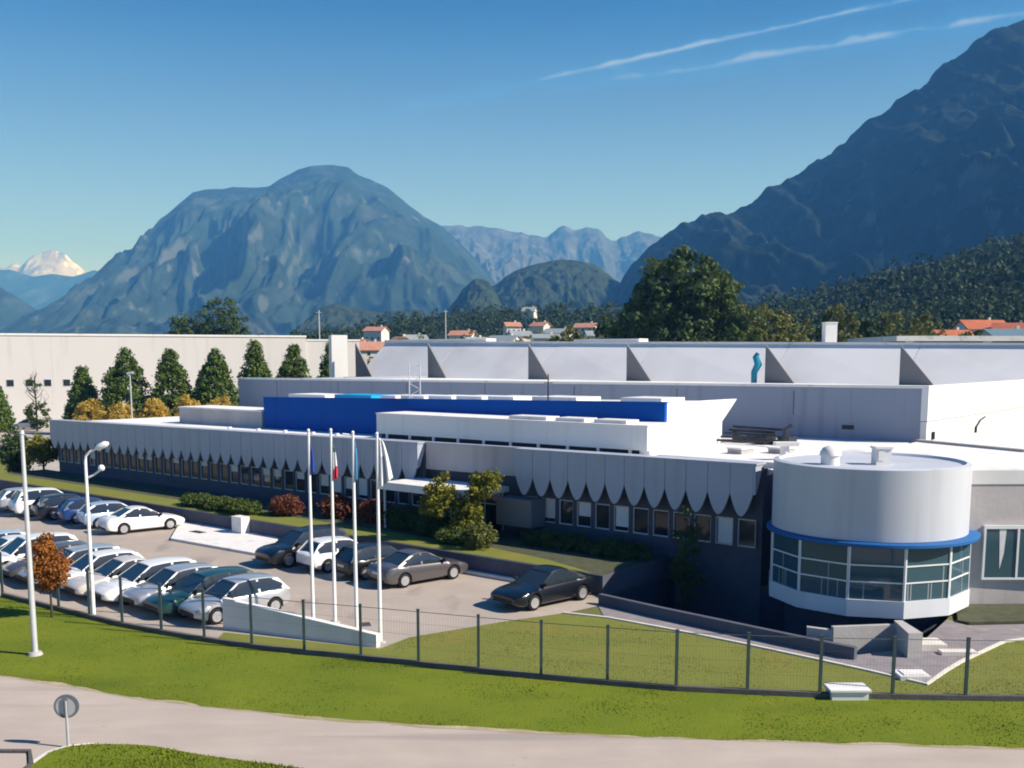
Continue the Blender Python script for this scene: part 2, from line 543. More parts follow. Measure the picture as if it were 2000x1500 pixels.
def along(pts, L, d):
    for i in range(len(pts) - 1):
        if d <= L[i + 1] or i == len(pts) - 2:
            k = (d - L[i]) / (L[i + 1] - L[i])
            return Vector((pts[i][0] + (pts[i + 1][0] - pts[i][0]) * k, pts[i][1] + (pts[i + 1][1] - pts[i][1]) * k, 0))


FENCE = [(-32, 49.5), (-26.5, 45.7), (-21.7, 42.5), (-18.3, 40.1), (-14.6, 37.5), (-11.8, 35.9), (-9.4, 34.75), (-7.3, 33.95), (-5.3, 33.35), (-2.2, 32.25), (1.33, 31.0), (5.04, 30.0), (9.0, 29.42), (13.2, 29.15), (18, 29.0), (26, 29.0)]
ROADFAR = [(-48, 44.5), (-30, 37.0), (-22, 33.9), (-16.31, 31.61), (-13.97, 30.73), (-11.64, 29.61), (-8.92, 28.7), (-5.76, 27.76), (-2.83, 27.2), (0.0, 26.72), (5.45, 26.1), (13.27, 25.5), (22, 25.2), (40, 25.2)]
COURT = [B(4.3, 0.6), B(4.3, -5.35), Vector((3.78, 41.0, 0)), Vector((5.99, 38.9, 0)), Vector((8.43, 36.5, 0)), Vector((10.05, 34.9, 0)), Vector((11.37, 33.7, 0)), Vector((14.0, 34.6, 0)), Vector((16.8, 38.6, 0)), Vector((17.9, 40.7, 0)), Vector((15.6, 40.7, 0))]


def sheet(name, poly, z, m, holes=(), kind='structure'):
    loops = [[Vector((p[0], p[1], 0)) for p in poly]] + [[Vector((p[0], p[1], 0)) for p in h] for h in holes]
    tri = tessellate_polygon(loops)
    vs = [(v.x, v.y, z) for l in loops for v in l]
    fs = []
    for t in tri:
        a, b, c = (Vector(vs[i]) for i in t)
        fs.append(tuple(t) if (b - a).cross(c - a).z > 0 else tuple(t)[::-1])
    mb = MB().add(vs, fs)
    return tag(mb.build(name, m), kind=kind)


def slab(name, poly, z0, z1, m, **kw):
    return MB().prism([(p[0], p[1]) for p in poly], z0, z1).build(name, m, **kw)


sheet('ground', [(-14000, -300), (14000, -300), (14000, 16000), (-14000, 16000)], -0.02, M['ground'], [COURT])
PARK = FENCE[:9] + [(-4.4, 34.3), (-3.7, 36.02), (-0.39, 38.19), (2.02, 39.5), (3.7, 40.9)] + [B(4.4, -5.3), B(66, -5.3), (-62, 100), (-70, 80)]
sheet('parking_lot', PARK, 0.0, M['asphalt'])
sheet('yard', [(-62, 100), B(66, -5.3), B(66, 24), (-30, 150), (-60, 170), (-130, 140)], -0.012, M['yard'])
sheet('side_lawn', [(-62, 88), (-41.6, 84.2), (-43.5, 92), (-52, 104), (-70, 104)], 0.004, M['lawn'])
sheet('road', ROADFAR + [(40, 8), (-48, 8)], 0.0, M['road'])
def ragged(pts, step, amp, seed):
    L = polylen(pts)
    out = []
    n = int(L[-1] / step)
    for i in range(n + 1):
        p = along(pts, L, L[-1] * i / n)
        k = float(fbm(np.array([i * step * 0.9 + seed * 10.0]), np.array([seed * 3.7]), 4)[0]) - 0.5
        out.append((p.x + k * amp * 0.4, p.y + 2 * k * amp))
    return out


EDGE = ragged(ROADFAR[:-1], 0.22, 0.22, 1.0)
SHOULDER = ragged([(x, y - 0.16) for x, y in ROADFAR[:-1]], 0.25, 0.16, 2.0)
sheet('grass_verge', [(x, y - 0.02) for x, y in FENCE] + EDGE[::-1], 0.012, M['grass'])
sheet('road_shoulder', [(x, y + 0.5) for x, y in EDGE[::4]] + SHOULDER[::-1], 0.006, M['dirt'])
LAWN_EDGE = [(-3.7, 36.02), (-0.39, 38.19), (2.02, 39.54), (3.77, 38.74), (6.06, 36.93), (8.13, 35.15), (10.25, 33.17), (11.53, 31.94), (12.8, 30.58), (14.0, 32.0), (15.0, 33.06), (17.44, 35.35), (20.73, 36.72), (30, 37.5)]
sheet('lawn', [(-10.6, 35.6), (-10.6, 36.7), (-4.6, 34.55)] + LAWN_EDGE + [(30, 29.02)] + [(x, y + 0.06) for x, y in FENCE[:5:-1]], 0.008, M['lawn'])
sheet('paved_path', [(3.5, 41.0), (3.6, 38.9), (6.06, 36.93), (8.13, 35.15), (10.25, 33.17), (11.53, 31.94), (12.8, 30.58), (14.0, 32.0), (15.0, 33.06), (17.44, 35.35), (20.73, 36.72), (30, 37.5), (30, 38.6), (20.7, 38.0), (17.2, 37.7), (16.8, 38.6), (14.0, 34.6), (11.37, 33.7), (10.05, 34.9), (8.43, 36.5), (5.99, 38.9), (3.78, 41.0)], 0.003, M['paver'])
tag(slab('planting_bed', [(17.0, 38.1), (17.3, 37.8), (20.7, 38.05), (30, 38.6), (30, 41), (18.0, 40.65)], -0.1, 0.10, M['soil']), kind='structure')


def strip(name, pts, w, z0, z1, m):
    """a kerb: rectangular section swept along a plan line"""
    mb = MB()
    pts = [Vector((p[0], p[1], 0)) for p in pts]
    L, Rr = [], []
    for i, p in enumerate(pts):
        d = (pts[min(i + 1, len(pts) - 1)] - pts[max(i - 1, 0)]).normalized()
        n = Vector((-d.y, d.x, 0)) * w / 2
        L.append(p + n)
        Rr.append(p - n)
    for i in range(len(pts) - 1):
        a, b, c, d = L[i], Rr[i], Rr[i + 1], L[i + 1]
        mb.hexa([(a.x, a.y, z0), (b.x, b.y, z0), (c.x, c.y, z0), (d.x, d.y, z0), (a.x, a.y, z1), (b.x, b.y, z1), (c.x, c.y, z1), (d.x, d.y, z1)])
    return mb.build(name, m)


tag(strip('kerb', LAWN_EDGE[2:], 0.13, -0.05, 0.06, M['kerbstone']), kind='structure')
ISL = [(-11.9, 23.0), (-11.8, 24.5), (-11.75, 25.0), (-11.45, 25.38), (-10.91, 25.54), (-9.9, 25.52), (-9.26, 25.4), (-7.76, 24.78), (-5.67, 24.13), (-2, 22.8), (-2, 19.5), (-11.3, 19.5)]
tag(slab('grass_island', ISL, -0.05, 0.07, M['grass']), kind='structure')
tag(strip('kerb', [(-11.98, 21.5), (-12.0, 23.0), (-11.9, 24.5), (-11.83, 25.05), (-11.5, 25.47), (-10.91, 25.64)], 0.12, -0.05, 0.05, M['kerbstone']), kind='structure')
tag(slab('pavement_corner', [(-17, 25.0), (-12.35, 24.95), (-11.95, 24.2), (-12.1, 20), (-17, 20)], -0.05, 0.05, M['road']), kind='structure')
tag(strip('kerb', [(-18, 25.12), (-12.3, 25.06), (-11.86, 24.2), (-12.0, 20)], 0.12, -0.05, 0.10, M['darkconc']), kind='structure')
# raised pavement in the car park
tag(slab('raised_pavement', [(-18.9, 55.9), (-13.1, 51.5), (-11.3, 54.3), (-11.8, 57.3), (-16.0, 60.6), (-20.2, 61.6)], -0.03, 0.13, M['whiteconc']), kind='structure')
# planted terrace along the front of the wing
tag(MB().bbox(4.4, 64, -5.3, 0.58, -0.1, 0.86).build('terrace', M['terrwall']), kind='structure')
sheet('terrace_grass', [B(4.9, -5.15), B(8.5, -3.9), B(13, -3.2), B(63.9, -3.0), B(63.9, -5.15)], 0.874, M['lawn'])
sheet('planting_bed', [B(4.5, -5.15), B(4.5, -0.02), B(63.9, -0.02), B(63.9, -5.15)], 0.866, M['soil'])
tag(MB().bbox(8.2, 12.6, -5.62, -5.34, -0.05, 0.16).build('kerb', M['kerbstone']), kind='structure')
tag(MB().bbox(28.6, 29.5, -5.9, -5.32, 0, 1.06).build('gate_pier', M['whiteconc']),
    'short white pier standing against the dark retaining wall behind the parked cars', 'pier')
# sunken court at the foot of the rotunda
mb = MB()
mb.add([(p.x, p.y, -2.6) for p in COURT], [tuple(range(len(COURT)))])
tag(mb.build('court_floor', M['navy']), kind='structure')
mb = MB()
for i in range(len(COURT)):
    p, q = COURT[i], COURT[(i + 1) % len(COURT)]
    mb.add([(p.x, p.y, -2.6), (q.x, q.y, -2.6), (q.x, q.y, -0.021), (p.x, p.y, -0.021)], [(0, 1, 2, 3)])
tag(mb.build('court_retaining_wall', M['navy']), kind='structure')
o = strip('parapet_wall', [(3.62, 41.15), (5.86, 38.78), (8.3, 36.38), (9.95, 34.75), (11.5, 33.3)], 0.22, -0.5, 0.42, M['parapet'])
tag(o, 'long low dark parapet wall along the sunken court beside the grey path', 'wall')

# ---------------------------------------------------------------- office wing
def ztop(s): return 5.46 - 0.40 * max(0, s - 4) / 58


def zpeak(s): return 4.12 - 0.62 * s / 62


def zlobe(s): return 3.13 - 0.30 * s / 62


wing = empty('office_wing', B(0, 0.6), 0, 'long low white office wing with scalloped cladding above a row of windows', 'building')
body = MB()
body.bbox(0.02, 61.6, 1.05, 20.5, -2.6, (4.9, 4.6))
body.bbox(0, 13.5, 0.6, 1.06, -2.6, 1.66)
body.bbox(20.4, 61.65, 0.6, 1.06, 0.5, 1.66)
body.bbox(0, 13.5, 0.6, 1.06, 2.93, (5.3, 5.2))
body.bbox(20.4, 61.65, 0.6, 1.06, 2.93, (5.2, 4.92))
body.bbox(13.5, 20.4, 1.0, 1.5, -2.6, 5.2)
body.bbox(0, 0.3, 0.602, 1.06, 1.66, 2.93)
RUNS = [(0.2, 13.4, 12), (20.5, 61.6, 36)]
for s0, s1, n in RUNS:
    w = (s1 - s0) / n
    for i in range(n + 1):
        s = s0 + w * i
        body.bbox(s - 0.10, s + 0.10, 0.602, 1.06, 1.66, 2.93)
def unparented_to(o, par):
    o.parent = par
    o.matrix_parent_inverse = Matrix.Translation(-par.location)
    return o


class Part:
    """builds meshes in site coordinates and hangs them on a thing whose Empty stands elsewhere"""
    def __init__(self, root): self.root = root

    def __call__(self, mb, name, m, smooth=None, parent=None):
        loc = self.root.location
        rz = self.root.rotation_euler.z
        c, s = math.cos(-rz), math.sin(-rz)
        vs = []
        for v in mb.v:
            x, y, z = v[0] - loc.x, v[1] - loc.y, v[2] - loc.z
            vs.append((x * c - y * s, x * s + y * c, z))
        mb.v = vs
        return mb.build(name, m, parent or self.root, smooth)


wp = Part(wing)
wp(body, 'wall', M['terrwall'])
mb = MB()
mb.bbox(0.0, 61.6, 0.92, 20.5, (4.92, 4.62), (5.16, 4.86))
wp(mb, 'roof', M['roof'])
mb = MB()
for a, b in ((0.05, 13.45), (13.45, 20.35), (20.35, 61.65)):
    t0 = 0.55 if a == 13.45 else -0.03
    mb.bbox(a, b - 0.01, t0, 0.92, (ztop(a) - 0.05, ztop(b) - 0.05), (ztop(a) + 0.03, ztop(b) + 0.03))
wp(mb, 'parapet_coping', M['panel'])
for s0, s1, n in RUNS:
    mb = MB()
    w = (s1 - s0) / n
    K = 12
    for i in range(n):
        a, b = s0 + w * i + 0.012, s0 + w * (i + 1) - 0.012
        vs, fs = [], []
        for k in range(K + 1):
            s = a + (b - a) * k / K
            x = 2 * k / K - 1
            z = zlobe(s) + (zpeak(s) - zlobe(s)) * abs(x) ** 1.9
            for t in (0.0, 0.09):
                vs += [B(s, t, ztop(s) - 0.05), B(s, t, z)]
        for k in range(K):
            p, q = 4 * k, 4 * k + 4
            fs += [(q, p, p + 1, q + 1), (p + 2, q + 2, q + 3, p + 3), (p + 1, p + 3, q + 3, q + 1)]
        fs += [(0, 2, 3, 1), (4 * K + 2, 4 * K, 4 * K + 1, 4 * K + 3)]
        mb.add(vs, fs)
    for s, e in ((s0 - 0.1, s0 + 0.0), (s1, s1 + 0.1)):      # wedge shaped end caps
        vs = []
        for ss in (s, e):
            vs += [B(ss, 0, ztop(ss) - 0.05), B(ss, 0.75, ztop(ss) - 0.05), B(ss, 0.2, zpeak(ss) + 0.1), B(ss, 0.0, zpeak(ss) + 0.0)]
        mb.add(vs, [(0, 1, 2, 3), (7, 6, 5, 4), (0, 4, 5, 1), (1, 5, 6, 2), (2, 6, 7, 3), (3, 7, 4, 0)])
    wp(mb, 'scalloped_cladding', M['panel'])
mb = MB().bbox(13.45, 20.35, 0.62, 0.99, (3.9, 3.85), (ztop(13.5) - 0.05, ztop(20.4) - 0.05))
wp(mb, 'entrance_fascia', M['greyconc'])
mb = MB().bbox(14.3, 20.9, -2.6, 0.58, 3.06, 3.34)
mb.bbox(14.3, 20.9, -2.62, -2.5, 3.0, 3.40)
wp(mb, 'canopy', M['whiteconc'])
mb = MB()
for s in (14.6, 20.6):
    p = B(s, -2.35)
    wp(MB().tube([(p.x, p.y, 0.8), (p.x, p.y, 3.06)], 0.07, 10), 'canopy_column', M['frame'])
mb = MB()
for i in range(4):
    a = 15.0 + i * 1.25
    mb.bbox(a, a + 0.07, 0.93, 0.99, 0.87, 2.9)
mb.bbox(15.0, 18.82, 0.93, 0.99, 2.9, 2.98)
mb.bbox(15.0, 18.82, 0.93, 0.99, 2.2, 2.26)
d = wp(mb, 'entrance_door', M['frame'])
wp(MB().bbox(15.05, 18.78, 0.96, 0.995, 0.88, 2.9), 'pane', M['glass'], parent=d)
wp(MB().bbox(11.9, 14.2, -0.6, 0.55, 1.5, 2.9), 'porch_wall', M['fin'])
rw = random.Random(5)
for s0, s1, n in RUNS:
    w = (s1 - s0) / n
    for i in range(n):
        a, b = s0 + w * i + 0.105, s0 + w * (i + 1) - 0.105
        fr = MB()
        fr.bbox(a, a + 0.05, 0.66, 0.8, 1.665, 2.925)
        fr.bbox(b - 0.05, b, 0.66, 0.8, 1.665, 2.925)
        fr.bbox(a + 0.05, b - 0.05, 0.66, 0.8, 1.665, 1.72)
        fr.bbox(a + 0.05, b - 0.05, 0.66, 0.8, 2.87, 2.925)
        f = wp(fr, 'window', M['frame'])
        wp(MB().bbox(a + 0.045, b - 0.045, 0.74, 0.76, 1.70, 2.89), 'pane', M['glass'], parent=f)
        r = rw.random()
        big = (s0 < 1 and i == 1)
        if r < 0.30 or big:
            zb = 1.73 if big else rw.choice((2.2, 2.45, 2.6, 1.9))
            wp(MB().bbox(a + 0.08, b - 0.1, 0.715, 0.738, zb, 2.86), 'blind', M['blind'], parent=f)

# rooftop blocks of the wing
g = empty('grey_roof_block', B(47, 6, 5.0), 0, 'low grey flat roofed block on the office wing roof left of the blue one', 'building')
gp = Part(g)
gp(MB().bbox(42.0, 52.5, 5.95, 9.0, 4.86, 6.12), 'wall', M['greyconc'])
gp(MB().bbox(41.95, 52.55, 5.9, 9.05, 6.121, 6.22), 'roof', M['roof'])

g = empty('blue_roof_block', B(25, 6, 5.0), 0, 'long bright blue flat roofed block on top of the office wing', 'building')
gp = Part(g)
mb = MB()
za, zb = 7.68, 7.16
mb.bbox(8.2, 41.8, 6.0, 6.25, 4.95, (za, zb))
mb.bbox(41.55, 41.8, 6.25, 13.0, 4.95, zb)
gp(mb, 'blue_wall', M['blue'])
mb = MB()
vs = []
for s in (8.2, 8.5):
    vs += [B(s, 6.251, 4.95), B(s, 10.3, 4.95), B(s, 14.2, za - 0.03), B(s, 6.251, za)]
mb.add(vs, [(3, 2, 1, 0), (4, 5, 6, 7), (0, 1, 5, 4), (1, 2, 6, 5), (2, 3, 7, 6), (3, 0, 4, 7)])
vs = []
for s in (8.18, 8.2):
    vs += [B(s, 8.3, 5.2), B(s, 8.34, 5.2), B(s, 8.34, za - 0.05), B(s, 8.3, za - 0.05)]
mb.add(vs, [(3, 2, 1, 0), (4, 5, 6, 7), (0, 1, 5, 4), (1, 2, 6, 5), (2, 3, 7, 6), (3, 0, 4, 7)])
gp(mb, 'side_wall', M['hallwhite'])
mb = MB().bbox(8.5, 41.54, 6.26, 13.0, 4.95, (za - 0.12, zb - 0.12))
gp(mb, 'roof', M['roof'])
gp(MB().bbox(8.15, 41.85, 5.97, 6.28, (za + 0.001, zb + 0.001), (za + 0.06, zb + 0.06)), 'coping', M['blue'])
for a, b, m in ((36.2, 40.2, 'roof'), (31.5, 35.2, 'lightblue'), (29.2, 30.6, 'whiteconc'), (26.6, 28.7, 'sawroof'), (24.2, 26.2, 'sawroof'), (21.7, 23.8, 'sawroof'), (19.2, 21.2, 'sawroof'), (14.6, 17.8, 'whiteconc'), (9.0, 11.6, 'whiteconc')):
    h = (za - (za - zb) * (a - 8) / 34)
    gp(MB().bbox(a, b, 7.0, 9.5, h - 0.15, h + 0.2), 'roof_light', M[m])
g = empty('pale_roof_block', B(17, 3, 5.0), 0, 'pale grey roof block with a dark strip window in front of the blue one', 'building')
gp = Part(g)
mb = MB().bbox(7.4, 26.8, 3.0, 5.98, 5.42, 6.62)
mb.bbox(7.4, 8.18, 5.98, 10.2, 5.02, 6.62)
mb.bbox(7.4, 26.7, 3.25, 5.98, 5.0, 5.419)
gp(mb, 'wall', M['hallwhite'])
mb = MB().bbox(7.36, 26.84, 2.96, 5.97, 6.621, 6.68)
mb.bbox(7.36, 8.17, 5.97, 10.24, 6.621, 6.68)
gp(mb, 'roof', M['roof'])
gp(MB().bbox(8.0, 26.6, 3.18, 3.249, 5.14, 5.40), 'strip_window', M['dark'])
mb = MB()
for i in range(10):
    s = 8.4 + i * 1.95
    mb.bbox(s, s + 0.16, 3.1, 3.178, 5.1, 5.419)
gp(mb, 'window_mullion', M['whiteframe'])
for a, b in ((8.9, 10.9), (11.5, 13.4), (14.0, 16.6)):
    gp(MB().bbox(a, b, 3.4, 4.6, 6.681, 6.86), 'roof_light', M['whiteconc'])
for i, s in enumerate((40.4, 37.2, 34.4, 31.6, 29.3)):
    p = B(s, 2.0)
    z = 5.16 - 0.3 * s / 61.6
    mb = MB().tube([(0, 0, -0.02), (0, 0, 0.22)], 0.09, 10).tube([(0, 0, 0.2), (0, 0, 0.34)], [0.16, 0.13], 10)
    o = mb.build('roof_vent', M['polewhite'], smooth=40)
    o.location = (p.x, p.y, z)
    tag(o, 'small white mushroom vent on the roof edge of the office wing', 'vent', 'mushroom vents along the wing roof')
# roof clutter behind the pale block, in the shade of the hall
mb = MB()
rd = random.Random(3)
for i in range(9):
    s = 4.6 + i * 0.42
    mb.bbox(s, s + 0.3, 13.2 + rd.random(), 14.6, 5.0, 5.35 + rd.random() * 0.5)
for i in range(5):
    p, q = B(5.2 + 0.3 * (i % 2), 12.2 + i * 0.5, 5.45 + 0.13 * i), B(8.4, 12.2 + i * 0.5, 5.35 + 0.17 * i)
    mb.tube([p, q], 0.07, 8)
p = B(4.4, 12.5, 5.0)
mb.tube([p, p + Vector((0, 0, 1.1)), p + Vector((0.4, 0.1, 1.3))], 0.14, 8)
tag(mb.build('ventilation_plant', M['duct']), 'dark ventilation ducts and units on the roof in the hall shade', 'ventilation plant')
p = B(1.3, 5.6, 5.1)
mb = MB().tube([p, p + Vector((0, 0, 0.75))], 0.22, 14)
mb.box(p.x - 0.5, p.x + 0.6, p.y - 0.3, p.y + 0.3, 5.84, 6.02)
tag(mb.build('roof_cowl', M['whiteconc'], smooth=40), 'white T shaped cowl on the flat roof near the dark ducts', 'vent')
mb = MB().bbox(-0.2, 6.0, 1.6, 2.4, 5.1, 5.42)
tag(mb.build('roof_kerb', M['whiteconc']), 'low white upstand on the roof behind the right end of the cladding', 'upstand')

for s_, t_, lab in ((3.0, 9.0, 'small white roof hatch box left of the dark ventilation ducts'), (4.6, 7.6, 'grey roof hatch box in front of the dark ventilation ducts'), (54.0, 11.0, 'white roof hatch box at the far left end of the wing roof')):
    p = B(s_, t_, 5.1 - 0.3 * s_ / 61)
    t = empty('roof_hatch', p, 0.68, lab, 'roof hatch', 'hatches on the wing roof')
    MB().box(-0.5, 0.5, -0.45, 0.45, 0, 0.3).build('curb', M['conc'], t)
    MB().box(-0.56, 0.56, -0.5, 0.5, 0.301, 0.38).build('lid', M['whiteconc'], t)

# ---------------------------------------------------------------- rotunda at the corner
RX, RY = 14.62, 41.6
rot = empty('rotunda', (RX, RY, 0), 0, 'round white corner tower with a blue ring above a glazed polygonal base', 'building')
rp = Part(rot)
A0_ = math.atan2(-RY, -RX)
rp(MB().ring(RX, RY, [(3.82, 3.15), (3.82, 5.86), (3.62, 5.91), (3.5, 5.80), (0.01, 5.76)], seg=96), 'drum', M['drum'], smooth=35)
rp(MB().ring(RX + 0.12, RY, [(3.6, 2.96), (4.12, 2.96), (4.14, 2.98), (4.14, 3.09), (4.10, 3.12), (3.6, 3.14)], seg=96), 'blue_ring', M['bluering'], smooth=35)
A0 = math.atan2(-RY, -RX)                       # towards the street
CORN = [A0 + R(-9 + 30 * k) for k in range(12)]
r0 = 3.98
pts = [(RX + r0 * math.cos(a), RY + r0 * math.sin(a)) for a in CORN]
inn = [(RX + (r0 - 0.1) * math.cos(a), RY + (r0 - 0.1) * math.sin(a)) for a in CORN]
rp(MB().prism(pts, 0.26, 0.92), 'sill_wall', M['sill'])
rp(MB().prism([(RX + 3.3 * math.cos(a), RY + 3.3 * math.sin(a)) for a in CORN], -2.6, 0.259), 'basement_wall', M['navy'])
for k in range(12):
    a, b = Vector((*inn[k], 0)), Vector((*inn[(k + 1) % 12], 0))
    d = (b - a).normalized()
    n = Vector((d.y, -d.x, 0))
    if n.dot(Vector((a.x + b.x - 2 * RX, a.y + b.y - 2 * RY, 0))) < 0:
        n = -n
    L = (b - a).length

    def fbox(mb, u0, u1, e0, e1, z0, z1):
        q = [a + d * u0 + n * e0, a + d * u1 + n * e0, a + d * u1 + n * e1, a + d * u0 + n * e1]
        mb.hexa([(v.x, v.y, z0) for v in q] + [(v.x, v.y, z1) for v in q])
    fr = MB()
    fbox(fr, 0, 0.055, -0.03, 0.06, 0.921, 2.95)
    fbox(fr, L - 0.035, L, -0.03, 0.06, 0.921, 2.95)
    for z in (1.58, 2.22):
        fbox(fr, 0.055, L - 0.035, -0.02, 0.045, z, z + 0.05)
    fw = rp(fr, 'glazing_frame', M['whiteframe'])
    gl = MB()
    fbox(gl, 0.02, L - 0.02, -0.015, 0.015, 0.921, 2.95)
    rp(gl, 'pane', M['tealglass'], parent=fw)
    rd = random.Random(k)
    u = 0.15
    while u < L - 0.2:
        if rd.random() < 0.28:
            bl = MB()                             # vertical strip blinds hanging close to the glass
            fbox(bl, u, u + 0.05, 0.017, 0.022, 0.95 + (rd.random() < 0.3) * 0.64, 1.57 + (rd.random() < 0.4) * 0.64)
            rp(bl, 'strip_blind', M['blindgrey'], parent=fw)
        u += 0.13
mb = MB()
cx, cy = 12.75, 40.85
mb.tube([(cx, cy, 5.75), (cx, cy, 6.15)], 0.36, 20)
mb.ring(cx, cy, [(0.42, 6.15), (0.40, 6.3), (0.30, 6.45), (0.12, 6.53), (0.01, 6.54)], seg=24)
tag(mb.build('roof_dome', M['whiteconc'], smooth=50), 'white domed vent on the rotunda roof', 'vent')
mb = MB().box(14.55, 15.15, 40.7, 41.3, 5.75, 6.42).box(14.5, 15.2, 40.65, 41.35, 6.421, 6.5)
mb.box(14.62, 14.85, 40.68, 40.69, 5.95, 6.35)
tag(mb.build('roof_vent_box', M['whiteconc']), 'square white vent box on the rotunda roof right of the domed one', 'vent')

# ---------------------------------------------------------------- annex right of the rotunda
an = empty('office_annex', (20, 40.7, 0), 0, 'grey concrete annex with a tall window at the right edge', 'building')
ap = Part(an)
ap(MB().prism([(17.7, 40.72), (40, 41.3), (40, 52), (26, 52), (23.2, 58.4), (15.5, 48)], -2.6, 5.0), 'wall', M['greyconc'])
ap(MB().prism([(17.6, 44.6), (22.6, 46.6), (40, 46.6), (40, 52), (26, 52), (23.2, 58.4), (15.5, 48)], 5.001, 5.29), 'rear_roof', M['roof'])
ap(MB().prism([(25.9, 51.6), (40, 51.6), (40, 52.1), (26.2, 52.1), (23.4, 58.5), (23.0, 58.2)], 5.291, 5.42), 'roof_kerb', M['conc'])
ap(MB().prism([(17.6, 40.68), (40, 41.26), (40, 46.5), (22.6, 46.5), (17.6, 44.5)], 5.001, 5.56), 'roof', M['roof'])
fr = MB()
fr.box(19.0, 22.9, 40.62, 40.74, 3.2, 3.34)
fr.box(19.0, 22.9, 40.62, 40.74, 1.12, 1.2)
for x in (19.0, 20.35, 21.6, 22.82):
    fr.box(x, x + 0.08, 40.62, 40.74, 1.2, 3.2)
f = ap(fr, 'window', M['whiteframe'])
ap(MB().box(19.08, 22.82, 40.66, 40.72, 1.2, 3.2), 'pane', M['tealglass'], parent=f)
mb = MB()
mb.add([(19.62, 40.65, 3.18), (19.9, 40.65, 3.18), (19.84, 40.65, 2.2), (19.7, 40.65, 1.55), (19.62, 40.659, 3.18), (19.9, 40.659, 3.18), (19.84, 40.659, 2.2), (19.7, 40.659, 1.55)], [(3, 2, 1, 0), (4, 5, 6, 7), (0, 1, 5, 4), (1, 2, 6, 5), (2, 3, 7, 6), (3, 0, 4, 7)])
ap(mb, 'curtain', M['blind'], parent=f)

# ---------------------------------------------------------------- factory hall behind
hall = empty('factory_hall', B(30, 20, 0), 0, 'long factory hall with shaded blue grey front and bright white right side wall', 'building')
hp = Part(hall)
mb = MB()
mb.bbox(-0.5, 63.9, 20.06, 46, 0, (6.42, 6.35))
mb.bbox(-0.5, 63.9, 20.0, 20.3, (6.421, 6.351), (8.28, 8.0))
mb.bbox(63.6, 63.9, 20.3, 46, 6.35, 8.0)
hp(mb, 'front_wall', M['hallwall'])
hp(MB().bbox(-0.45, 63.6, 20.31, 78, 6.43, (7.8, 7.75)), 'roof', M['roof'])
hp(MB().bbox(-0.55, 63.95, 19.96, 20.45, (8.281, 8.001), (8.44, 8.16)), 'coping', M['roof'])
mb = MB()
mb.bbox(-0.86, -0.51, 20.02, 78, 0, 6.36)
mb.bbox(-0.9, -0.51, 19.97, 78, 6.40, 8.44)
hp(mb, 'side_wall', M['hallwhite'])
mb = MB()
for s in (7.2, 15.5, 24, 32.5, 41, 49.5, 58):
    mb.bbox(s, s + 0.06, 19.992, 20.06, 6.5, 8.0)
hp(mb, 'panel_joint', M['terrwall'])
for t_ in (25.5, 31.5, 37.5, 43.5, 49.5, 55.5, 61.5, 67.5):
    mb = MB()
    mb.bbox(-0.905, -0.9, t_, t_ + 0.06, 6.45, 8.35)
    hp(mb, 'panel_seam', M['conc'])
mb = MB()
p = B(-0.93, 27, 5.6)
mb.bbox(-0.99, -0.87, 30.0, 30.1, 5.2, 5.6)
mb.tube([B(-0.95, 30.1, 5.6), B(-0.95, 31.0, 6.0), B(-0.95, 32.0, 6.15)], 0.05, 8)
mb.bbox(-0.99, -0.87, 21.0, 21.25, 5.3, 5.75)
hp(mb, 'wall_pipe', M['duct'])
hp(MB().bbox(3.4, 4.1, 19.98, 20.055, 5.75, 6.0), 'wall_lamp', M['duct'])

rear = empty('sawtooth_hall', B(35, 47, 0), 0, 'rear hall with sloping pale roof monitors and grey triangular fins', 'building')
hp = Part(rear)
hp(MB().bbox(-0.4, 78.5, 46.5, 80, 0, 7.7), 'wall', M['hallwall'])
EDGES = [-0.4, 9.7, 21.8, 36.7, 49.2, 64.1, 76.5]


def zs(s): return 11.05 + 0.95 * s / 77


for i in range(6):
    a, b = EDGES[i], EDGES[i + 1]
    vs = []
    for s in (a + 0.03, b - 0.03):
        vs += [B(s, 47.0, 7.72), B(s, 52.0, zs(s)), B(s, 55, zs(s)), B(s, 55, 7.72)]
    mb = MB().add(vs, [(0, 1, 2, 3), (7, 6, 5, 4), (0, 4, 5, 1), (1, 5, 6, 2), (2, 6, 7, 3), (3, 7, 4, 0)])
    mon = hp(mb, 'roof_monitor', M['sawroof'])
    hp(MB().bbox(a, b, 51.8, 52.6, (zs(a) + 0.001, zs(b) + 0.001), (zs(a) + 0.22, zs(b) + 0.22)), 'ridge_cap', M['roof'], parent=mon)
    vs = []
    W = 2.9
    for t in (46.72, 46.9):
        vs += [B(b, t, 7.71), B(b, t, zs(b) - 0.1), B(b - W, t, 7.71)]
    mb = MB().add(vs, [(0, 1, 2), (5, 4, 3), (0, 3, 4, 1), (1, 4, 5, 2), (2, 5, 3, 0)])
    hp(mb, 'triangular_fin', M['fin'], parent=mon)
for a, b in ((60.2, 77.5), (39.0, 47.5)):
    hp(MB().bbox(a, b, 52.7, 54.5, zs(a), zs(a) + 0.55), 'raised_ridge', M['roof'])
p = B(22.6, 46.2, 7.75)
mb = MB().tube([p + Vector((0, 0, 0.0)), p + Vector((0.0, 0, 1.0)), p + Vector((0.35, 0, 1.7)), p + Vector((0.1, 0, 2.4)), p + Vector((0.3, 0, 2.7))], [0.28, 0.3, 0.36, 0.3, 0.2], 10)
tag(mb.build('roof_pipe', M['teal'], smooth=60), 'teal bent pipe standing on the hall roof beside a triangular fin', 'pipe')
p = B(19.0, 54.5, 0)
mb = MB().box(p.x - 0.55, p.x + 0.55, p.y - 0.55, p.y + 0.55, 10.0, 13.3)
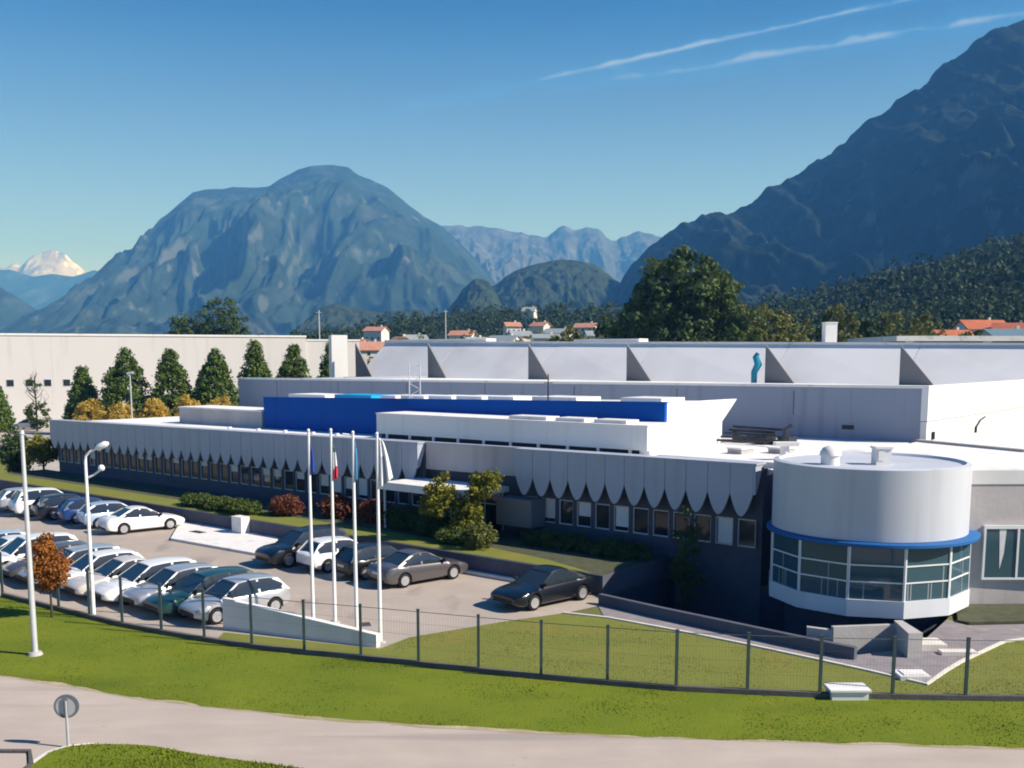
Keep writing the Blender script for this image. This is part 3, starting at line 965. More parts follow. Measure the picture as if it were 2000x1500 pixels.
mb.box(p.x - 0.6, p.x + 0.6, p.y - 0.6, p.y + 0.6, 13.301, 13.4)
tag(mb.build('chimney_stack', M['hallwhite']), 'square white chimney on the hall roof before the yellow green trees', 'chimney')
# lattice mast and thin mast on the blue block
p = B(27.4, 7.0, 7.2)
mb = MB()
for dx in (-0.35, 0.35):
    mb.tube([p + Vector((dx, 0, 0)), p + Vector((dx, 0, 2.5))], 0.035, 6)
for i in range(6):
    sg = 1 if i % 2 else -1
    mb.tube([p + Vector((-0.35 * sg, 0, 0.4 * i)), p + Vector((0.35 * sg, 0, 0.4 * i + 0.4))], 0.022, 5)
tag(mb.build('lattice_mast', M['galv']), 'pale lattice aerial mast on the blue block', 'mast')
p = B(16.6, 7.0, 7.4)
mb = MB().tube([p, p + Vector((0, 0, 1.7))], [0.05, 0.03], 6).tube([p + Vector((-0.25, 0, 1.2)), p + Vector((0.25, 0, 1.2))], 0.02, 5)
tag(mb.build('thin_mast', M['duct']), 'short thin dark aerial on the blue block right of the lattice mast', 'mast')

# ---------------------------------------------------------------- white hall at the far left
WH0 = Vector((-110.0, 142.9, 0))
wd = Vector((0.937, 0.349, 0))
wnn = Vector((0.349, -0.937, 0))
wh = empty('white_hall', WH0 + wd * 60, 0, 'tall cream windowless hall behind the conical trees on the left', 'building')
hp = Part(wh)


def wbox(mb, u0, u1, e0, e1, z0, z1):
    q = [WH0 + wd * u0 + wnn * e0, WH0 + wd * u1 + wnn * e0, WH0 + wd * u1 + wnn * e1, WH0 + wd * u0 + wnn * e1]
    return mb.hexa([(v.x, v.y, z0) for v in q] + [(v.x, v.y, z1) for v in q])


mb = wbox(MB(), 0, 81, -40, 0, 0, 13.45)
wbox(mb, 81.001, 90, -40, -0.3, 0, 12.9)
hp(mb, 'wall', M['cream'])
mb = wbox(MB(), -0.1, 81.1, -40, 0.12, 13.451, 13.75)
wbox(mb, 81.11, 90.1, -40, -0.2, 12.901, 13.15)
hp(mb, 'roof_edge', M['roof'])
for px in (25, 62, 98, 135):
    k = 0.0
    x = (px - 1000) / 2000
    u = (x * WH0.y - WH0.x) / (wd.x - x * wd.y)
    f = wbox(MB(), u - 0.55, u + 0.55, 0.001, 0.04, 5.75, 6.85)
    f = hp(f, 'window', M['frame'])
    hp(wbox(MB(), u - 0.48, u + 0.48, 0.041, 0.06, 5.82, 6.78), 'pane', M['glass'], parent=f)
mb = MB()
c = Vector((-21.6, 129.5, 0))
q = [c - wd * 1.0, c + wd * 1.0, c + wd * 1.0 - wnn * 2, c - wd * 1.0 - wnn * 2]
mb.hexa([(v.x, v.y, 0) for v in q] + [(v.x, v.y, 12.9) for v in q])
tag(mb.build('end_tower', M['hallwhite']), 'slim pinkish white tower at the left end of the roof monitors', 'tower')
# flat roofs behind on the right
t = empty('flat_roof_shed', (66, 142, 0), 0, 'long shed with thin white flat roof behind the hall at right', 'building')
hp = Part(t)
hp(MB().box(53, 92, 140, 158, 0, 12.0), 'wall', M['greyroof'])
hp(MB().box(51.5, 93, 138.5, 159, 12.3, 13.0), 'roof', M['roof'])
mb = MB()
for x in (53, 63.5, 74):
    mb.box(x, x + 1.1, 139.2, 139.6, 0, 12.3)
hp(mb, 'column', M['hallwhite'])

# ---------------------------------------------------------------- fence, poles, flags, small things outside
fence = empty('wire_fence', (1.3, 31.0, 0), 0, 'wire mesh fence with dark posts on a low concrete base along the verge', 'fence')
fp = Part(fence)
FL = polylen(FENCE)
nb = int(FL[-1] / 2.06)
P_ = [along(FENCE, FL, FL[-1] * i / nb) for i in range(nb + 1)]
for i, p in enumerate(P_):
    mb = MB().box(p.x - 0.045, p.x + 0.045, p.y - 0.035, p.y + 0.035, 0.0, 1.88)
    mb.box(p.x - 0.055, p.x + 0.055, p.y - 0.045, p.y + 0.045, 1.88, 1.91)
    fp(mb, 'post', M['post'])
    if i < nb:
        q = P_[i + 1]
        d = (q - p)
        L = d.length
        d.normalize()
        n = Vector((-d.y, d.x, 0))
        mb = MB()
        m_ = 22
        for k in range(1, m_):
            c = p + d * (L * k / m_)
            a, b = c - d * 0.0015, c + d * 0.0015
            mb.add([(a.x, a.y, 0.22), (b.x, b.y, 0.22), (b.x, b.y, 1.82), (a.x, a.y, 1.82)], [(0, 1, 2, 3)])
        for z in [0.24 + 0.395 * k for k in range(5)]:
            h = 0.011 if z > 1.8 else 0.0025
            mb.add([(p.x, p.y, z - h), (q.x, q.y, z - h), (q.x, q.y, z + h), (p.x, p.y, z + h)], [(0, 1, 2, 3)])
        fp(mb, 'mesh_panel', M['wire'])
base = strip('concrete_base', [(p.x, p.y) for p in P_[6:]], 0.16, -0.05, 0.17, M['darkconc'])
base.parent = fence
base.data.transform(Matrix.Translation(-fence.location))

mb = MB().box(9.42, 10.5, 29.12, 29.75, -0.05, 0.27)
mb.box(9.36, 10.56, 29.06, 29.81, 0.271, 0.33)
tag(mb.build('utility_box', M['whiteconc']), 'low pale concrete utility box standing at the foot of the fence', 'utility box')
mb = MB().box(12.15, 13.1, 31.0, 31.75, 0.0, 0.14).box(12.3, 12.95, 31.1, 31.65, 0.141, 0.17)
tag(mb.build('manhole_slab', M['whiteconc']), 'flat pale concrete slab lying in the corner of the paved path', 'slab')
mb = MB().box(13.9, 15.0, 34.3, 35.2, 0.0, 0.22)
tag(mb.build('stone_step', M['kerbstone']), 'higher white slab beside the stair parapet under the rotunda', 'slab')
mb = MB().box(14.6, 15.8, 33.75, 34.15, 0.0, 0.12)
tag(mb.build('stone_step', M['kerbstone']), 'lower white slab on the paved path right of the stair parapet', 'slab')
mb = MB()
mb.prism([(11.2, 34.75), (13.45, 35.05), (13.42, 35.25), (11.17, 34.95)], -0.5, 0.72)
mb.prism([(13.3, 33.45), (13.8, 33.5), (13.75, 35.2), (13.46, 35.2)], -0.5, 0.85)
mb.prism([(10.4, 35.2), (11.17, 34.75), (11.2, 34.97), (10.45, 35.4)], -0.5, 0.6)
tag(mb.build('stair_parapet', M['conc']), 'white stair parapet with a dark inside in front of the rotunda', 'parapet')

for x, y, w, d, a, lab in [(-5.6, 37.8, 0.6, 0.6, 0.3, 'small dark square drain cover in the car park near the flagpoles'), (-18.0, 57.9, 1.1, 0.5, -0.65, 'dark drain grate let into the raised pavement')]:
    t = empty('drain_cover', (x, y, 0.135 if x < -15 else 0.002), a, lab, 'drain cover')
    MB().box(-w / 2, w / 2, -d / 2, d / 2, 0, 0.008).build('frame', M['conc'], t)
    mb = MB()
    for k in range(5):
        e = -d / 2 + d * (k + 0.5) / 5
        mb.box(-w / 2 + 0.05, w / 2 - 0.05, e - d * 0.07, e + d * 0.07, 0.0081, 0.014)
    mb.build('grate', M['duct'], t)

# poles
mb = MB().tube([(0, 0, 0), (0, 0, 7.5)], [0.10, 0.06], 12)
t = empty('lamp_post', (-16.2, 33.8, 0), 0, 'tall grey pole standing alone on the verge at the left', 'lamp post')
mb.build('pole', M['galv'], t, smooth=40)
MB().tube([(0, 0, 0), (0, 0, 0.12)], [0.26, 0.2], 12).build('base_plate', M['conc'], t, smooth=30)
MB().tube([(0, 0, 7.5), (0.0, 0.05, 7.62)], [0.09, 0.05], 10).build('pole_cap', M['galv'], t, smooth=40)
t = empty('lamp_post', (-16.31, 38.97, 0), 0, 'white street lamp with two arms between the rows of parked cars', 'lamp post')
MB().tube([(0, 0, 0), (0, 0, 6.1), (0.02, 0, 6.3), (0.2, 0, 6.48), (0.5, 0, 6.6)], [0.085, 0.055, 0.05, 0.045, 0.04], 12).build('pole', M['polewhite'], t, smooth=40)
mb = MB()
mb.tube([(0.42, 0, 6.58), (0.52, 0, 6.63), (0.8, 0, 6.76), (0.92, 0, 6.8)], [0.06, 0.12, 0.13, 0.05], 10)
mb.build('lamp_head', M['lamp_white'], t, smooth=60)
MB().tube([(0.03, 0, 5.45), (0.3, 0, 5.58), (0.55, 0, 5.76)], 0.04, 8).build('lower_arm', M['polewhite'], t, smooth=40)
mb = MB()
mb.ring(0.6, 0, [(0.01, 5.72), (0.1, 5.75), (0.13, 5.84), (0.09, 5.94), (0.01, 5.97)], seg=14)
mb.build('lamp_globe', M['lamp_white'], t, smooth=60)
t = empty('lamp_post', (-41.9, 113, 0), 0, 'thin grey lamp post in front of the conical trees', 'lamp post')
MB().tube([(0, 0, 0), (0, 0, 8.4)], [0.1, 0.06], 8).build('pole', M['galv'], t, smooth=40)
MB().tube([(-0.35, 0, 8.35), (0.35, 0, 8.45)], [0.12, 0.14], 8).build('lamp_head', M['galv'], t, smooth=40)


def flag(name, m, parent, z0, z1, w, folds, amp, seed, slant=0.0, mi=None):
    """limp cloth hanging from the top of a pole: hoist edge on the pole, fly edge fallen and gathered"""
    nu, nv = 26, 18
    vs, fs, mis = [], [], []
    r = random.Random(seed)
    ph = r.random() * 6
    for j in range(nv + 1):
        v = j / nv
        for i in range(nu + 1):
            u = i / nu
            x = 0.06 + w * (0.25 + 0.75 * v ** (0.7 if slant else 0.4)) * u * (0.3 + 0.7 * u if not slant else 1.0)
            y = amp * math.sin(u * folds * 2 * math.pi + ph + v * 1.2) * (0.35 + 0.65 * v)
            drop = (0.50 if not slant else slant) * u
            z = z1 - (z1 - z0) * (v * (1 - 0.25 * u) + drop * 0.5 * (1 - 0.3 * v))
            vs.append((x, y, z))
    for j in range(nv):
        for i in range(nu):
            a = j * (nu + 1) + i
            fs.append((a, a + 1, a + nu + 2, a + nu + 1))
            mis.append(0 if mi is None else mi(i / nu, j / nv))
    mb = MB()
    mb.v, mb.f, mb.mi = vs, fs, mis
    o = mb.build(name, m, parent, smooth=180)
    md = o.modifiers.new('cloth_thickness', 'SOLIDIFY')
    md.thickness = 0.006
    return o


POLES = [(-7.45, 37.44, 7.35, 'flagpole with a limp dark blue flag, leftmost of the four'),
         (-6.75, 38.1, 7.32, 'flagpole with a limp green, white and red flag'),
         (-5.68, 36.5, 7.34, 'flagpole with a limp pale blue flag'),
         (-4.67, 35.35, 7.38, 'flagpole with a drooping white flag, rightmost of the four')]
for i, (x, y, h, lab) in enumerate(POLES):
    t = empty('flagpole', (x, y, 0), 0, lab, 'flagpole', 'flagpoles by the ramp wall')
    MB().tube([(0, 0, 0), (0, 0, h)], [0.075, 0.045], 12).build('pole', M['polewhite'], t, smooth=40)
    MB().tube([(0, 0, h), (0, 0, h + 0.05), (0, 0, h + 0.1)], [0.05, 0.06, 0.02], 10).build('finial', M['polewhite'], t, smooth=40)
    MB().tube([(0, 0, 0), (0, 0, 0.06)], [0.2, 0.18], 12).build('base_plate', M['conc'], t, smooth=30)
    if i == 0:
        flag('flag', M['flagblue'], t, 5.75, 7.0, 0.13, 2.0, 0.07, 1)
    elif i == 1:
        flag('flag', [M['flaggreen'], M['flagwhite'], M['flagred']], t, 5.45, 7.1, 0.17, 2.0, 0.07, 2, mi=lambda u, v: 0 if v + 0.25 * u < 0.36 else (1 if v + 0.25 * u < 0.8 else 2))
    elif i == 2:
        flag('flag', M['flagpale'], t, 5.6, 7.2, 0.13, 2.2, 0.07, 3)
        MB().tube([(-0.36, 0, h - 0.02), (0, 0, h - 0.06)], 0.035, 8).build('flag_arm', M['polewhite'], t, smooth=40)
    else:
        flag('flag', [M['flagwhite'], M['panel']], t, 5.5, 7.3, 0.46, 1.8, 0.09, 4, slant=0.12, mi=lambda u, v: 1 if 0.25 < u < 0.6 and v > 0.35 else 0)

# ramp wall: slim white concrete wall falling to the right
a, b = Vector((-10.75, 37.15, 0)), Vector((-4.72, 34.68, 0))
d = (b - a).normalized()
n = Vector((-d.y, d.x, 0)) * 0.26
mb = MB().hexa([(a.x, a.y, -0.05), (b.x, b.y, -0.05), (b.x + n.x, b.y + n.y, -0.05), (a.x + n.x, a.y + n.y, -0.05),
                (a.x, a.y, 1.17), (b.x, b.y, 0.46), (b.x + n.x, b.y + n.y, 0.46), (a.x + n.x, a.y + n.y, 1.17)])
tag(mb.build('ramp_wall', M['whiteconc']), 'slim white concrete wall sloping down to the right beside the flagpoles', 'wall')

# round traffic sign seen from behind
t = empty('traffic_sign', (-11.5, 25.48, 0.07), R(8), 'round traffic sign seen from behind on the grass island', 'traffic sign')
MB().tube([(0, 0, -0.1), (0, 0, 1.18)], 0.038, 12).build('post', M['signback'], t, smooth=40)


def disc(mb, r0, r1, y0, y1, zc, mi=0, seg=40):
    k = len(mb.v)
    vs, fs = [], []
    for i in range(seg):
        w = 2 * math.pi * i / seg
        for r, y in ((r0, y0), (r1, y0), (r1, y1), (r0, y1)):
            vs.append((r * math.cos(w), y, zc + r * math.sin(w)))
    for i in range(seg):
        j = (i + 1) % seg
        for q in range(4):
            q2 = (q + 1) % 4
            fs.append((4 * i + q, 4 * j + q, 4 * j + q2, 4 * i + q2))
    return mb.add(vs, fs)


disc(MB(), 0.001, 0.26, 0.045, 0.05, 1.02).build('plate', M['signback'], t, smooth=30)
disc(MB(), 0.26, 0.315, 0.025, 0.055, 1.02).build('rim', M['signrim'], t, smooth=30)
MB().box(-0.05, 0.045, -0.02, 0.045, 0.76, 1.27).build('bracket', M['signrim'], t)

# ---------------------------------------------------------------- cars
def interp(pts, x):
    if x <= pts[0][0]:
        return pts[0][1]
    for (a, b), (c, d) in zip(pts, pts[1:]):
        if x <= c:
            k = (x - a) / (c - a)
            return b + (d - b) * k
    return pts[-1][1]


def make_car(name, L, W, deck, gh, zr, wb, wr=0.32):
    """deck: shoulder height along x; gh: greenhouse x at rear base, rear roof, front roof, front base; zr: roof height"""
    root = empty(name, (0, 0, 0))
    hx = L / 2
    xr, xf = -wb / 2, wb / 2
    xs = sorted(set([-hx, -hx + 0.03, -hx + 0.1, -hx + 0.22, -hx + 0.4, hx - 0.4, hx - 0.22, hx - 0.1, hx - 0.03, hx] +
                    [round(-hx + 0.5 + i * 0.16, 3) for i in range(int((L - 1.0) / 0.16) + 1)] +
                    [c + wr * 1.16 * math.cos(w) for c in (xr, xf) for w in [math.pi * k / 12 for k in range(13)]] +
                    [c + s_ * wr * 1.18 for c in (xr, xf) for s_ in (-1, 1)]))
    secs = []
    for x in xs:
        e = min(1.0, (hx - abs(x)) / 0.55)
        w = W / 2 * (0.80 + 0.20 * math.sqrt(max(0, 1 - (1 - e) ** 2)))
        zb = 0.20 + 0.14 * max(0, 1 - e) ** 2
        for c in (xr, xf):
            dx = abs(x - c)
            if dx < wr * 1.17:
                zb = max(zb, wr + math.sqrt(max(0, (wr * 1.16) ** 2 - dx * dx)))
        zt = interp(deck, x)
        zt = max(zt, zb + 0.08)
        zm = min(max(0.50, zb + 0.02), zt - 0.05)
        secs.append([(x, 0, zb), (x, w * 0.9, zb), (x, w * 0.985, min(zb + 0.06, zm)), (x, w, zm), (x, w * 0.985, zm + (zt - zm) * 0.7), (x, w * 0.93, zt - 0.015), (x, w * 0.80, zt + 0.012), (x, 0, zt + 0.035)])
    mb = MB()
    m = len(secs[0])
    vs = [p for s in secs for p in s] + [(p[0], -p[1], p[2]) for s in secs for p in s]
    off = len(secs) * m
    fs = []
    for i in range(len(secs) - 1):
        for k in range(m - 1):
            a, b, c, d = i * m + k, (i + 1) * m + k, (i + 1) * m + k + 1, i * m + k + 1
            fs.append((a, b, c, d))
            fs.append((d + off, c + off, b + off, a + off))
    for i, flip in ((0, False), (len(secs) - 1, True)):
        q = [i * m + k for k in range(m)] + [i * m + k + off for k in range(m - 2, 0, -1)]
        fs.append(tuple(q) if not flip else tuple(q[::-1]))
    mb.add(vs, fs)
    # roof and pillars
    wr_, wb_ = W / 2 * 0.66, W / 2 * 0.86
    x0, x1, x2, x3 = gh
    zb0, zb3 = interp(deck, x0) - 0.02, interp(deck, x3) - 0.02
    zbm = interp(deck, 0) - 0.02
    nrf = 8
    rs = []
    for i in range(nrf + 1):
        x = x1 + (x2 - x1) * i / nrf
        cz = zr - 0.07 * (2 * i / nrf - 1) ** 2
        rs.append([(x, wr_ * 1.02, cz - 0.03), (x, wr_ * 0.97, cz + 0.005), (x, wr_ * 0.6, cz + 0.03), (x, 0, cz + 0.04), (x, -wr_ * 0.6, cz + 0.03), (x, -wr_ * 0.97, cz + 0.005), (x, -wr_ * 1.02, cz - 0.03)])
    vs = [p for r in rs for p in r]
    fs = [(i * 7 + k, (i + 1) * 7 + k, (i + 1) * 7 + k + 1, i * 7 + k + 1)[::-1] for i in range(nrf) for k in range(6)]
    fs += [(0, 1, 2, 3, 4, 5, 6), tuple(nrf * 7 + k for k in range(7))[::-1]]
    fs += [tuple([i * 7, (i + 1) * 7, (i + 1) * 7 + 6, i * 7 + 6]) for i in range(nrf)]
    mb.add(vs, fs)
    zc0, zc2 = zr - 0.09, zr - 0.09
    for sg in (1, -1):
        for (xa, za, wa, xb, zb_, wb2, th) in ((x3 - 0.02, zb3, wb_, x2 - 0.02, zc2, wr_, 0.05), (x0 + 0.05, zb0, wb_, x1 + 0.04, zc0, wr_, 0.13), ((x1 + x2) / 2 - 0.05, zbm, wb_ * 1.0, (x1 + x2) / 2 - 0.02, zr - 0.05, wr_, 0.045)):
            pa, pb = Vector((xa, sg * (wa + 0.012), za)), Vector((xb, sg * (wb2 + 0.012), zb_))
            mb.hexa([pa + Vector((-th, -0.03 * sg, 0)), pa + Vector((th, -0.03 * sg, 0)), pa + Vector((th, 0.006 * sg, 0)), pa + Vector((-th, 0.006 * sg, 0)),
                     pb + Vector((-th, -0.03 * sg, 0)), pb + Vector((th, -0.03 * sg, 0)), pb + Vector((th, 0.006 * sg, 0)), pb + Vector((-th, 0.006 * sg, 0))])
    body = mb.build('body', P['white'], root, smooth=38)
    body.data.validate()
    bm = bmesh.new()
    bm.from_mesh(body.data)
    bmesh.ops.recalc_face_normals(bm, faces=bm.faces)
    bm.to_mesh(body.data)
    bm.free()
    # glasshouse: frustum with slightly bowed sides
    gl = MB()
    vs, fs = [], []
    nx = 10
    prof = [(0, 0.0), (0.5, 0.5), (1.0, 1.0)]
    for i in range(nx + 1):
        k = i / nx
        for u, hgt in prof:
            xb = x0 + (x3 - x0) * k
            xt = x1 + (x2 - x1) * k
            x = xb + (xt - xb) * hgt
            zb_ = interp(deck, x0 + (x3 - x0) * k) - 0.02
            zt = zr - 0.07 * (2 * k - 1) ** 2 - 0.015
            vs.append((x, wb_ + (wr_ - wb_) * hgt + 0.02 * math.sin(math.pi * hgt), zb_ + (zt - zb_) * hgt))
    o2 = len(vs)
    vs += [(v[0], -v[1], v[2]) for v in vs]
    for i in range(nx):
        for k in range(2):
            a, b, c, d = 3 * i + k, 3 * i + k + 1, 3 * i + k + 4, 3 * i + k + 3
            fs += [(a, b, c, d), (d + o2, c + o2, b + o2, a + o2)]
    for i in (0, nx):
        for k in range(2):
            a, b = 3 * i + k, 3 * i + k + 1
            q = (a, a + o2, b + o2, b)
            fs.append(q if i else q[::-1])
    gl.add(vs, fs)
    gl.build('window_glass', M['carglass'], root, smooth=50)
    for c in (xr, xf):
        for sg in (1, -1):
            yo = sg * (W / 2 - 0.005)
            yi = sg * (W / 2 - 0.22)
            w = MB().tube([(0, yi, 0), (0, yi + sg * 0.02, 0), (0, yo - sg * 0.03, 0), (0, yo, 0)], [wr * 0.9, wr, wr, wr * 0.88], 24)
            wo_ = w.build('wheel', M['tyre'], root, smooth=40)
            wo_.location = (c, 0, wr)
            rm = MB().tube([(0, yo - sg * 0.06, 0), (0, yo + sg * 0.006, 0)], [wr * 0.7, wr * 0.66], 24)
            rm.tube([(0, yo, 0), (0, yo + sg * 0.018, 0)], [wr * 0.2, wr * 0.16], 12)
            rm.build('rim', M['rim'], wo_, smooth=40)
    zh = interp(deck, hx - 0.1) - 0.13
    zt_ = interp(deck, -hx + 0.1) - 0.16
    for sg in (1, -1):
        y0 = sg * (W / 2 * 0.66)
        MB().hexa([(hx - 0.28, sg * W * 0.425, zh - 0.06), (hx - 0.03, y0 - sg * 0.12, zh - 0.07), (hx - 0.2, y0 - sg * 0.12, zh - 0.07), (hx - 0.4, sg * W * 0.36, zh - 0.06),
                   (hx - 0.34, sg * W * 0.43, zh + 0.09), (hx - 0.02, y0 - sg * 0.12, zh + 0.03), (hx - 0.2, y0 - sg * 0.12, zh + 0.07), (hx - 0.46, sg * W * 0.36, zh + 0.08)]).build('headlight', M['lamp_white'], root)
        MB().hexa([(-hx + 0.2, sg * W * 0.437, zt_ - 0.1), (-hx + 0.0, sg * W * 0.30, zt_ - 0.1), (-hx + 0.2, sg * W * 0.30, zt_ - 0.1), (-hx + 0.3, sg * W * 0.40, zt_ - 0.1),
                   (-hx + 0.22, sg * W * 0.438, zt_ + 0.1), (-hx + 0.0, sg * W * 0.31, zt_ + 0.1), (-hx + 0.2, sg * W * 0.31, zt_ + 0.1), (-hx + 0.3, sg * W * 0.40, zt_ + 0.1)]).build('tail_light', M['lamp_red'], root)
        mx_ = x3 - 0.32
        zmr = interp(deck, mx_) + 0.05
        MB().hexa([(mx_ - 0.07, sg * W * 0.46, zmr), (mx_ + 0.07, sg * W * 0.46, zmr), (mx_ + 0.05, sg * W * 0.56, zmr + 0.01), (mx_ - 0.05, sg * W * 0.56, zmr + 0.01),
                   (mx_ - 0.07, sg * W * 0.46, zmr + 0.13), (mx_ + 0.07, sg * W * 0.46, zmr + 0.13), (mx_ + 0.05, sg * W * 0.56, zmr + 0.12), (mx_ - 0.05, sg * W * 0.56, zmr + 0.12)]).build('mirror', M['blackplastic'], root)
    MB().box(hx - 0.12, hx + 0.012, -W * 0.32, W * 0.32, 0.33, 0.50).build('grille', M['blackplastic'], root)
    MB().box(-hx - 0.012, -hx + 0.1, -W * 0.36, W * 0.36, 0.30, 0.42).build('rear_bumper_trim', M['blackplastic'], root)
    MB().box(-hx - 0.014, -hx + 0.05, -0.26, 0.26, 0.60, 0.71).build('number_plate', M['blind'], root)
    return root


def setpaint(root, p):
    for ch in root.children:
        if ch.name.split('.')[0] == 'body':
            ch.material_slots[0].link = 'OBJECT'
            ch.material_slots[0].material = P[p]


hatch = make_car('parked_car', 4.1, 1.76, [(-2.05, 0.82), (-1.85, 0.93), (-1.2, 0.94), (0.6, 0.90), (1.0, 0.88), (1.6, 0.78), (1.95, 0.66), (2.05, 0.58)], (-1.92, -1.45, 0.25, 1.05), 1.46, 2.5, 0.31)
sedan = make_car('parked_car', 4.6, 1.80, [(-2.3, 0.76), (-2.1, 0.94), (-1.5, 0.97), (-0.8, 0.93), (0.6, 0.88), (1.0, 0.86), (1.8, 0.76), (2.15, 0.66), (2.3, 0.56)], (-1.62, -0.80, 0.20, 1.12), 1.42, 2.7, 0.32)
suv = make_car('parked_car', 4.6, 1.86, [(-2.3, 0.86), (-2.15, 1.02), (-1.5, 1.05), (0.6, 1.00), (1.0, 0.99), (1.7, 0.92), (2.1, 0.82), (2.3, 0.68)], (-2.12, -1.75, 0.35, 1.15), 1.66, 2.68, 0.36)
estate = make_car('parked_car', 4.55, 1.78, [(-2.28, 0.80), (-2.1, 0.93), (-1.5, 0.94), (0.6, 0.89), (1.0, 0.87), (1.75, 0.77), (2.1, 0.66), (2.28, 0.56)], (-2.12, -1.70, 0.22, 1.10), 1.48, 2.65, 0.32)
used = set()
G1, G2, G3 = 'cars in the far row by the terrace', 'cars in the near row along the fence', 'cars parked before the entrance'
CARS = [  # kind, x, y, heading, paint, label, group
    (sedan, -21.7, 59.3, 40, 'white', 'white saloon car at the right end of the far row', G1),
    (hatch, -24.0, 61.2, 40, 'paleblue', 'pale blue hatchback parked directly left of the white saloon', G1),
    (hatch, -26.0, 62.9, 40, 'blue', 'dark blue hatchback in the far row', G1),
    (estate, -28.0, 64.5, 40, 'black', 'black estate car between the dark blue hatchback and a white van like car', G1),
    (suv, -30.1, 66.0, 40, 'white', 'tall white off roader in the far row behind the pole', G1),
    (hatch, -32.2, 67.8, 40, 'silver', 'silver hatchback at the left edge of the far row', G1),
    (hatch, -10.85, 39.30, 224, 'silver', 'silver hatchback half hidden by the left end of the ramp wall', G2),
    (estate, -12.35, 40.36, 224, 'green', 'dark green estate car in the near row', G2),
    (hatch, -13.85, 41.42, 224, 'silver', 'silver hatchback in the near row between the green and white cars', G2),
    (estate, -15.35, 42.48, 224, 'white', 'white estate car in the near row right of the beige saloon', G2),
    (sedan, -16.85, 43.54, 224, 'beige', 'beige saloon car in the near row', G2),
    (hatch, -18.35, 44.60, 224, 'white', 'white hatchback in the near row left of the beige saloon', G2),
    (estate, -19.85, 45.66, 224, 'silver', 'silver estate car behind the lamp with two arms', G2),
    (hatch, -21.35, 46.72, 224, 'grey', 'grey hatchback hidden partly by the orange tree', G2),
    (suv, -22.85, 47.78, 224, 'white', 'tall white off roader in the near row left of the orange tree', G2),
    (sedan, -24.35, 48.84, 224, 'white', 'white saloon car next to the tall white off roader of the near row', G2),
    (hatch, -25.85, 49.90, 224, 'paleblue', 'pale blue hatchback at the left edge of the near row', G2),
    (sedan, -4.25, 45.6, 41, 'grey', 'dark grey brown saloon car at the right end of the entrance row', G3),
    (hatch, -6.25, 47.1, 41, 'black', 'black hatchback with a red tail light behind the flagpoles', G3),
    (hatch, -8.25, 48.7, 41, 'white', 'white hatchback behind the flagpoles', G3),
    (suv, -10.3, 50.0, 221, 'black', 'big black off roader at the left end of the entrance row', G3),
    (sedan, 1.35, 41.5, 221, 'black', 'black saloon car parked alone next to the lawn', None),
    (hatch, -69.0, 146, 170, 'silver', 'silver car far off before the cream hall', None),
]
for src, x, y, a, p, lab, grp in CARS:
    if id(src) in used:
        c = copy_tree(src)
    else:
        c = src
        used.add(id(src))
    c.location = (x, y, 0.002)
    c.rotation_euler = (0, 0, R(a))
    tag(c, lab, 'car')
    if grp:
        c['group'] = grp
    elif 'group' in c:
        del c['group']
    setpaint(c, p)

# ---------------------------------------------------------------- trees and shrubs
LM = {
    'darkgreen': leafmat('dark_leaves', (0.035, 0.07, 0.022), (0.11, 0.155, 0.045), 0.25),
    'conegreen': leafmat('dense_leaves', (0.055, 0.105, 0.022), (0.14, 0.20, 0.045), 0.4),
    'olive': leafmat('olive_leaves', (0.075, 0.095, 0.025), (0.19, 0.20, 0.05), 0.25),
    'yellow': leafmat('yellow_shrub_leaves', (0.42, 0.29, 0.05), (0.62, 0.45, 0.10), 0.9),
    'orange': leafmat('orange_leaves', (0.22, 0.07, 0.014), (0.42, 0.17, 0.035), 1.6),
    'fresh': leafmat('yellow_green_leaves', (0.09, 0.12, 0.015), (0.27, 0.25, 0.035), 1.2),
    'hedge': leafmat('hedge_leaves', (0.045, 0.08, 0.018), (0.12, 0.16, 0.03), 1.0),
    'redbrown': leafmat('red_brown_leaves', (0.13, 0.04, 0.02), (0.24, 0.09, 0.04), 1.2),
    'far': leafmat('far_leaves', (0.018, 0.042, 0.022), (0.065, 0.095, 0.035), 0.05),
    'farolive': leafmat('far_olive_leaves', (0.11, 0.13, 0.03), (0.24, 0.23, 0.06), 0.12),
}


def leaves(clumps, per, size, flat=0.85):
    """clumps: array (n, 4) x, y, z, radius -> quads spread through each clump"""
    c = np.repeat(np.asarray(clumps), per, axis=0)
    n = len(c)
    d = rng.normal(size=(n, 3))
    d /= np.linalg.norm(d, axis=1)[:, None]
    rad = rng.random(n) ** 0.45
    p = c[:, :3] + d * (rad * c[:, 3])[:, None] * np.array([1, 1, flat])
    nr = d + rng.normal(size=(n, 3)) * 0.7 + np.array([0, 0, 0.3])
    nr /= np.linalg.norm(nr, axis=1)[:, None]
    a = np.cross(nr, rng.normal(size=(n, 3)))
    a /= np.linalg.norm(a, axis=1)[:, None] + 1e-9
    b = np.cross(nr, a)
    s = size * (0.6 + 0.8 * rng.random(n))[:, None]
    q = np.stack([p - a * s * 0.5, p + b * s * 0.32, p + a * s * 0.5, p - b * s * 0.32], axis=1)
    return q.reshape(-1, 3)


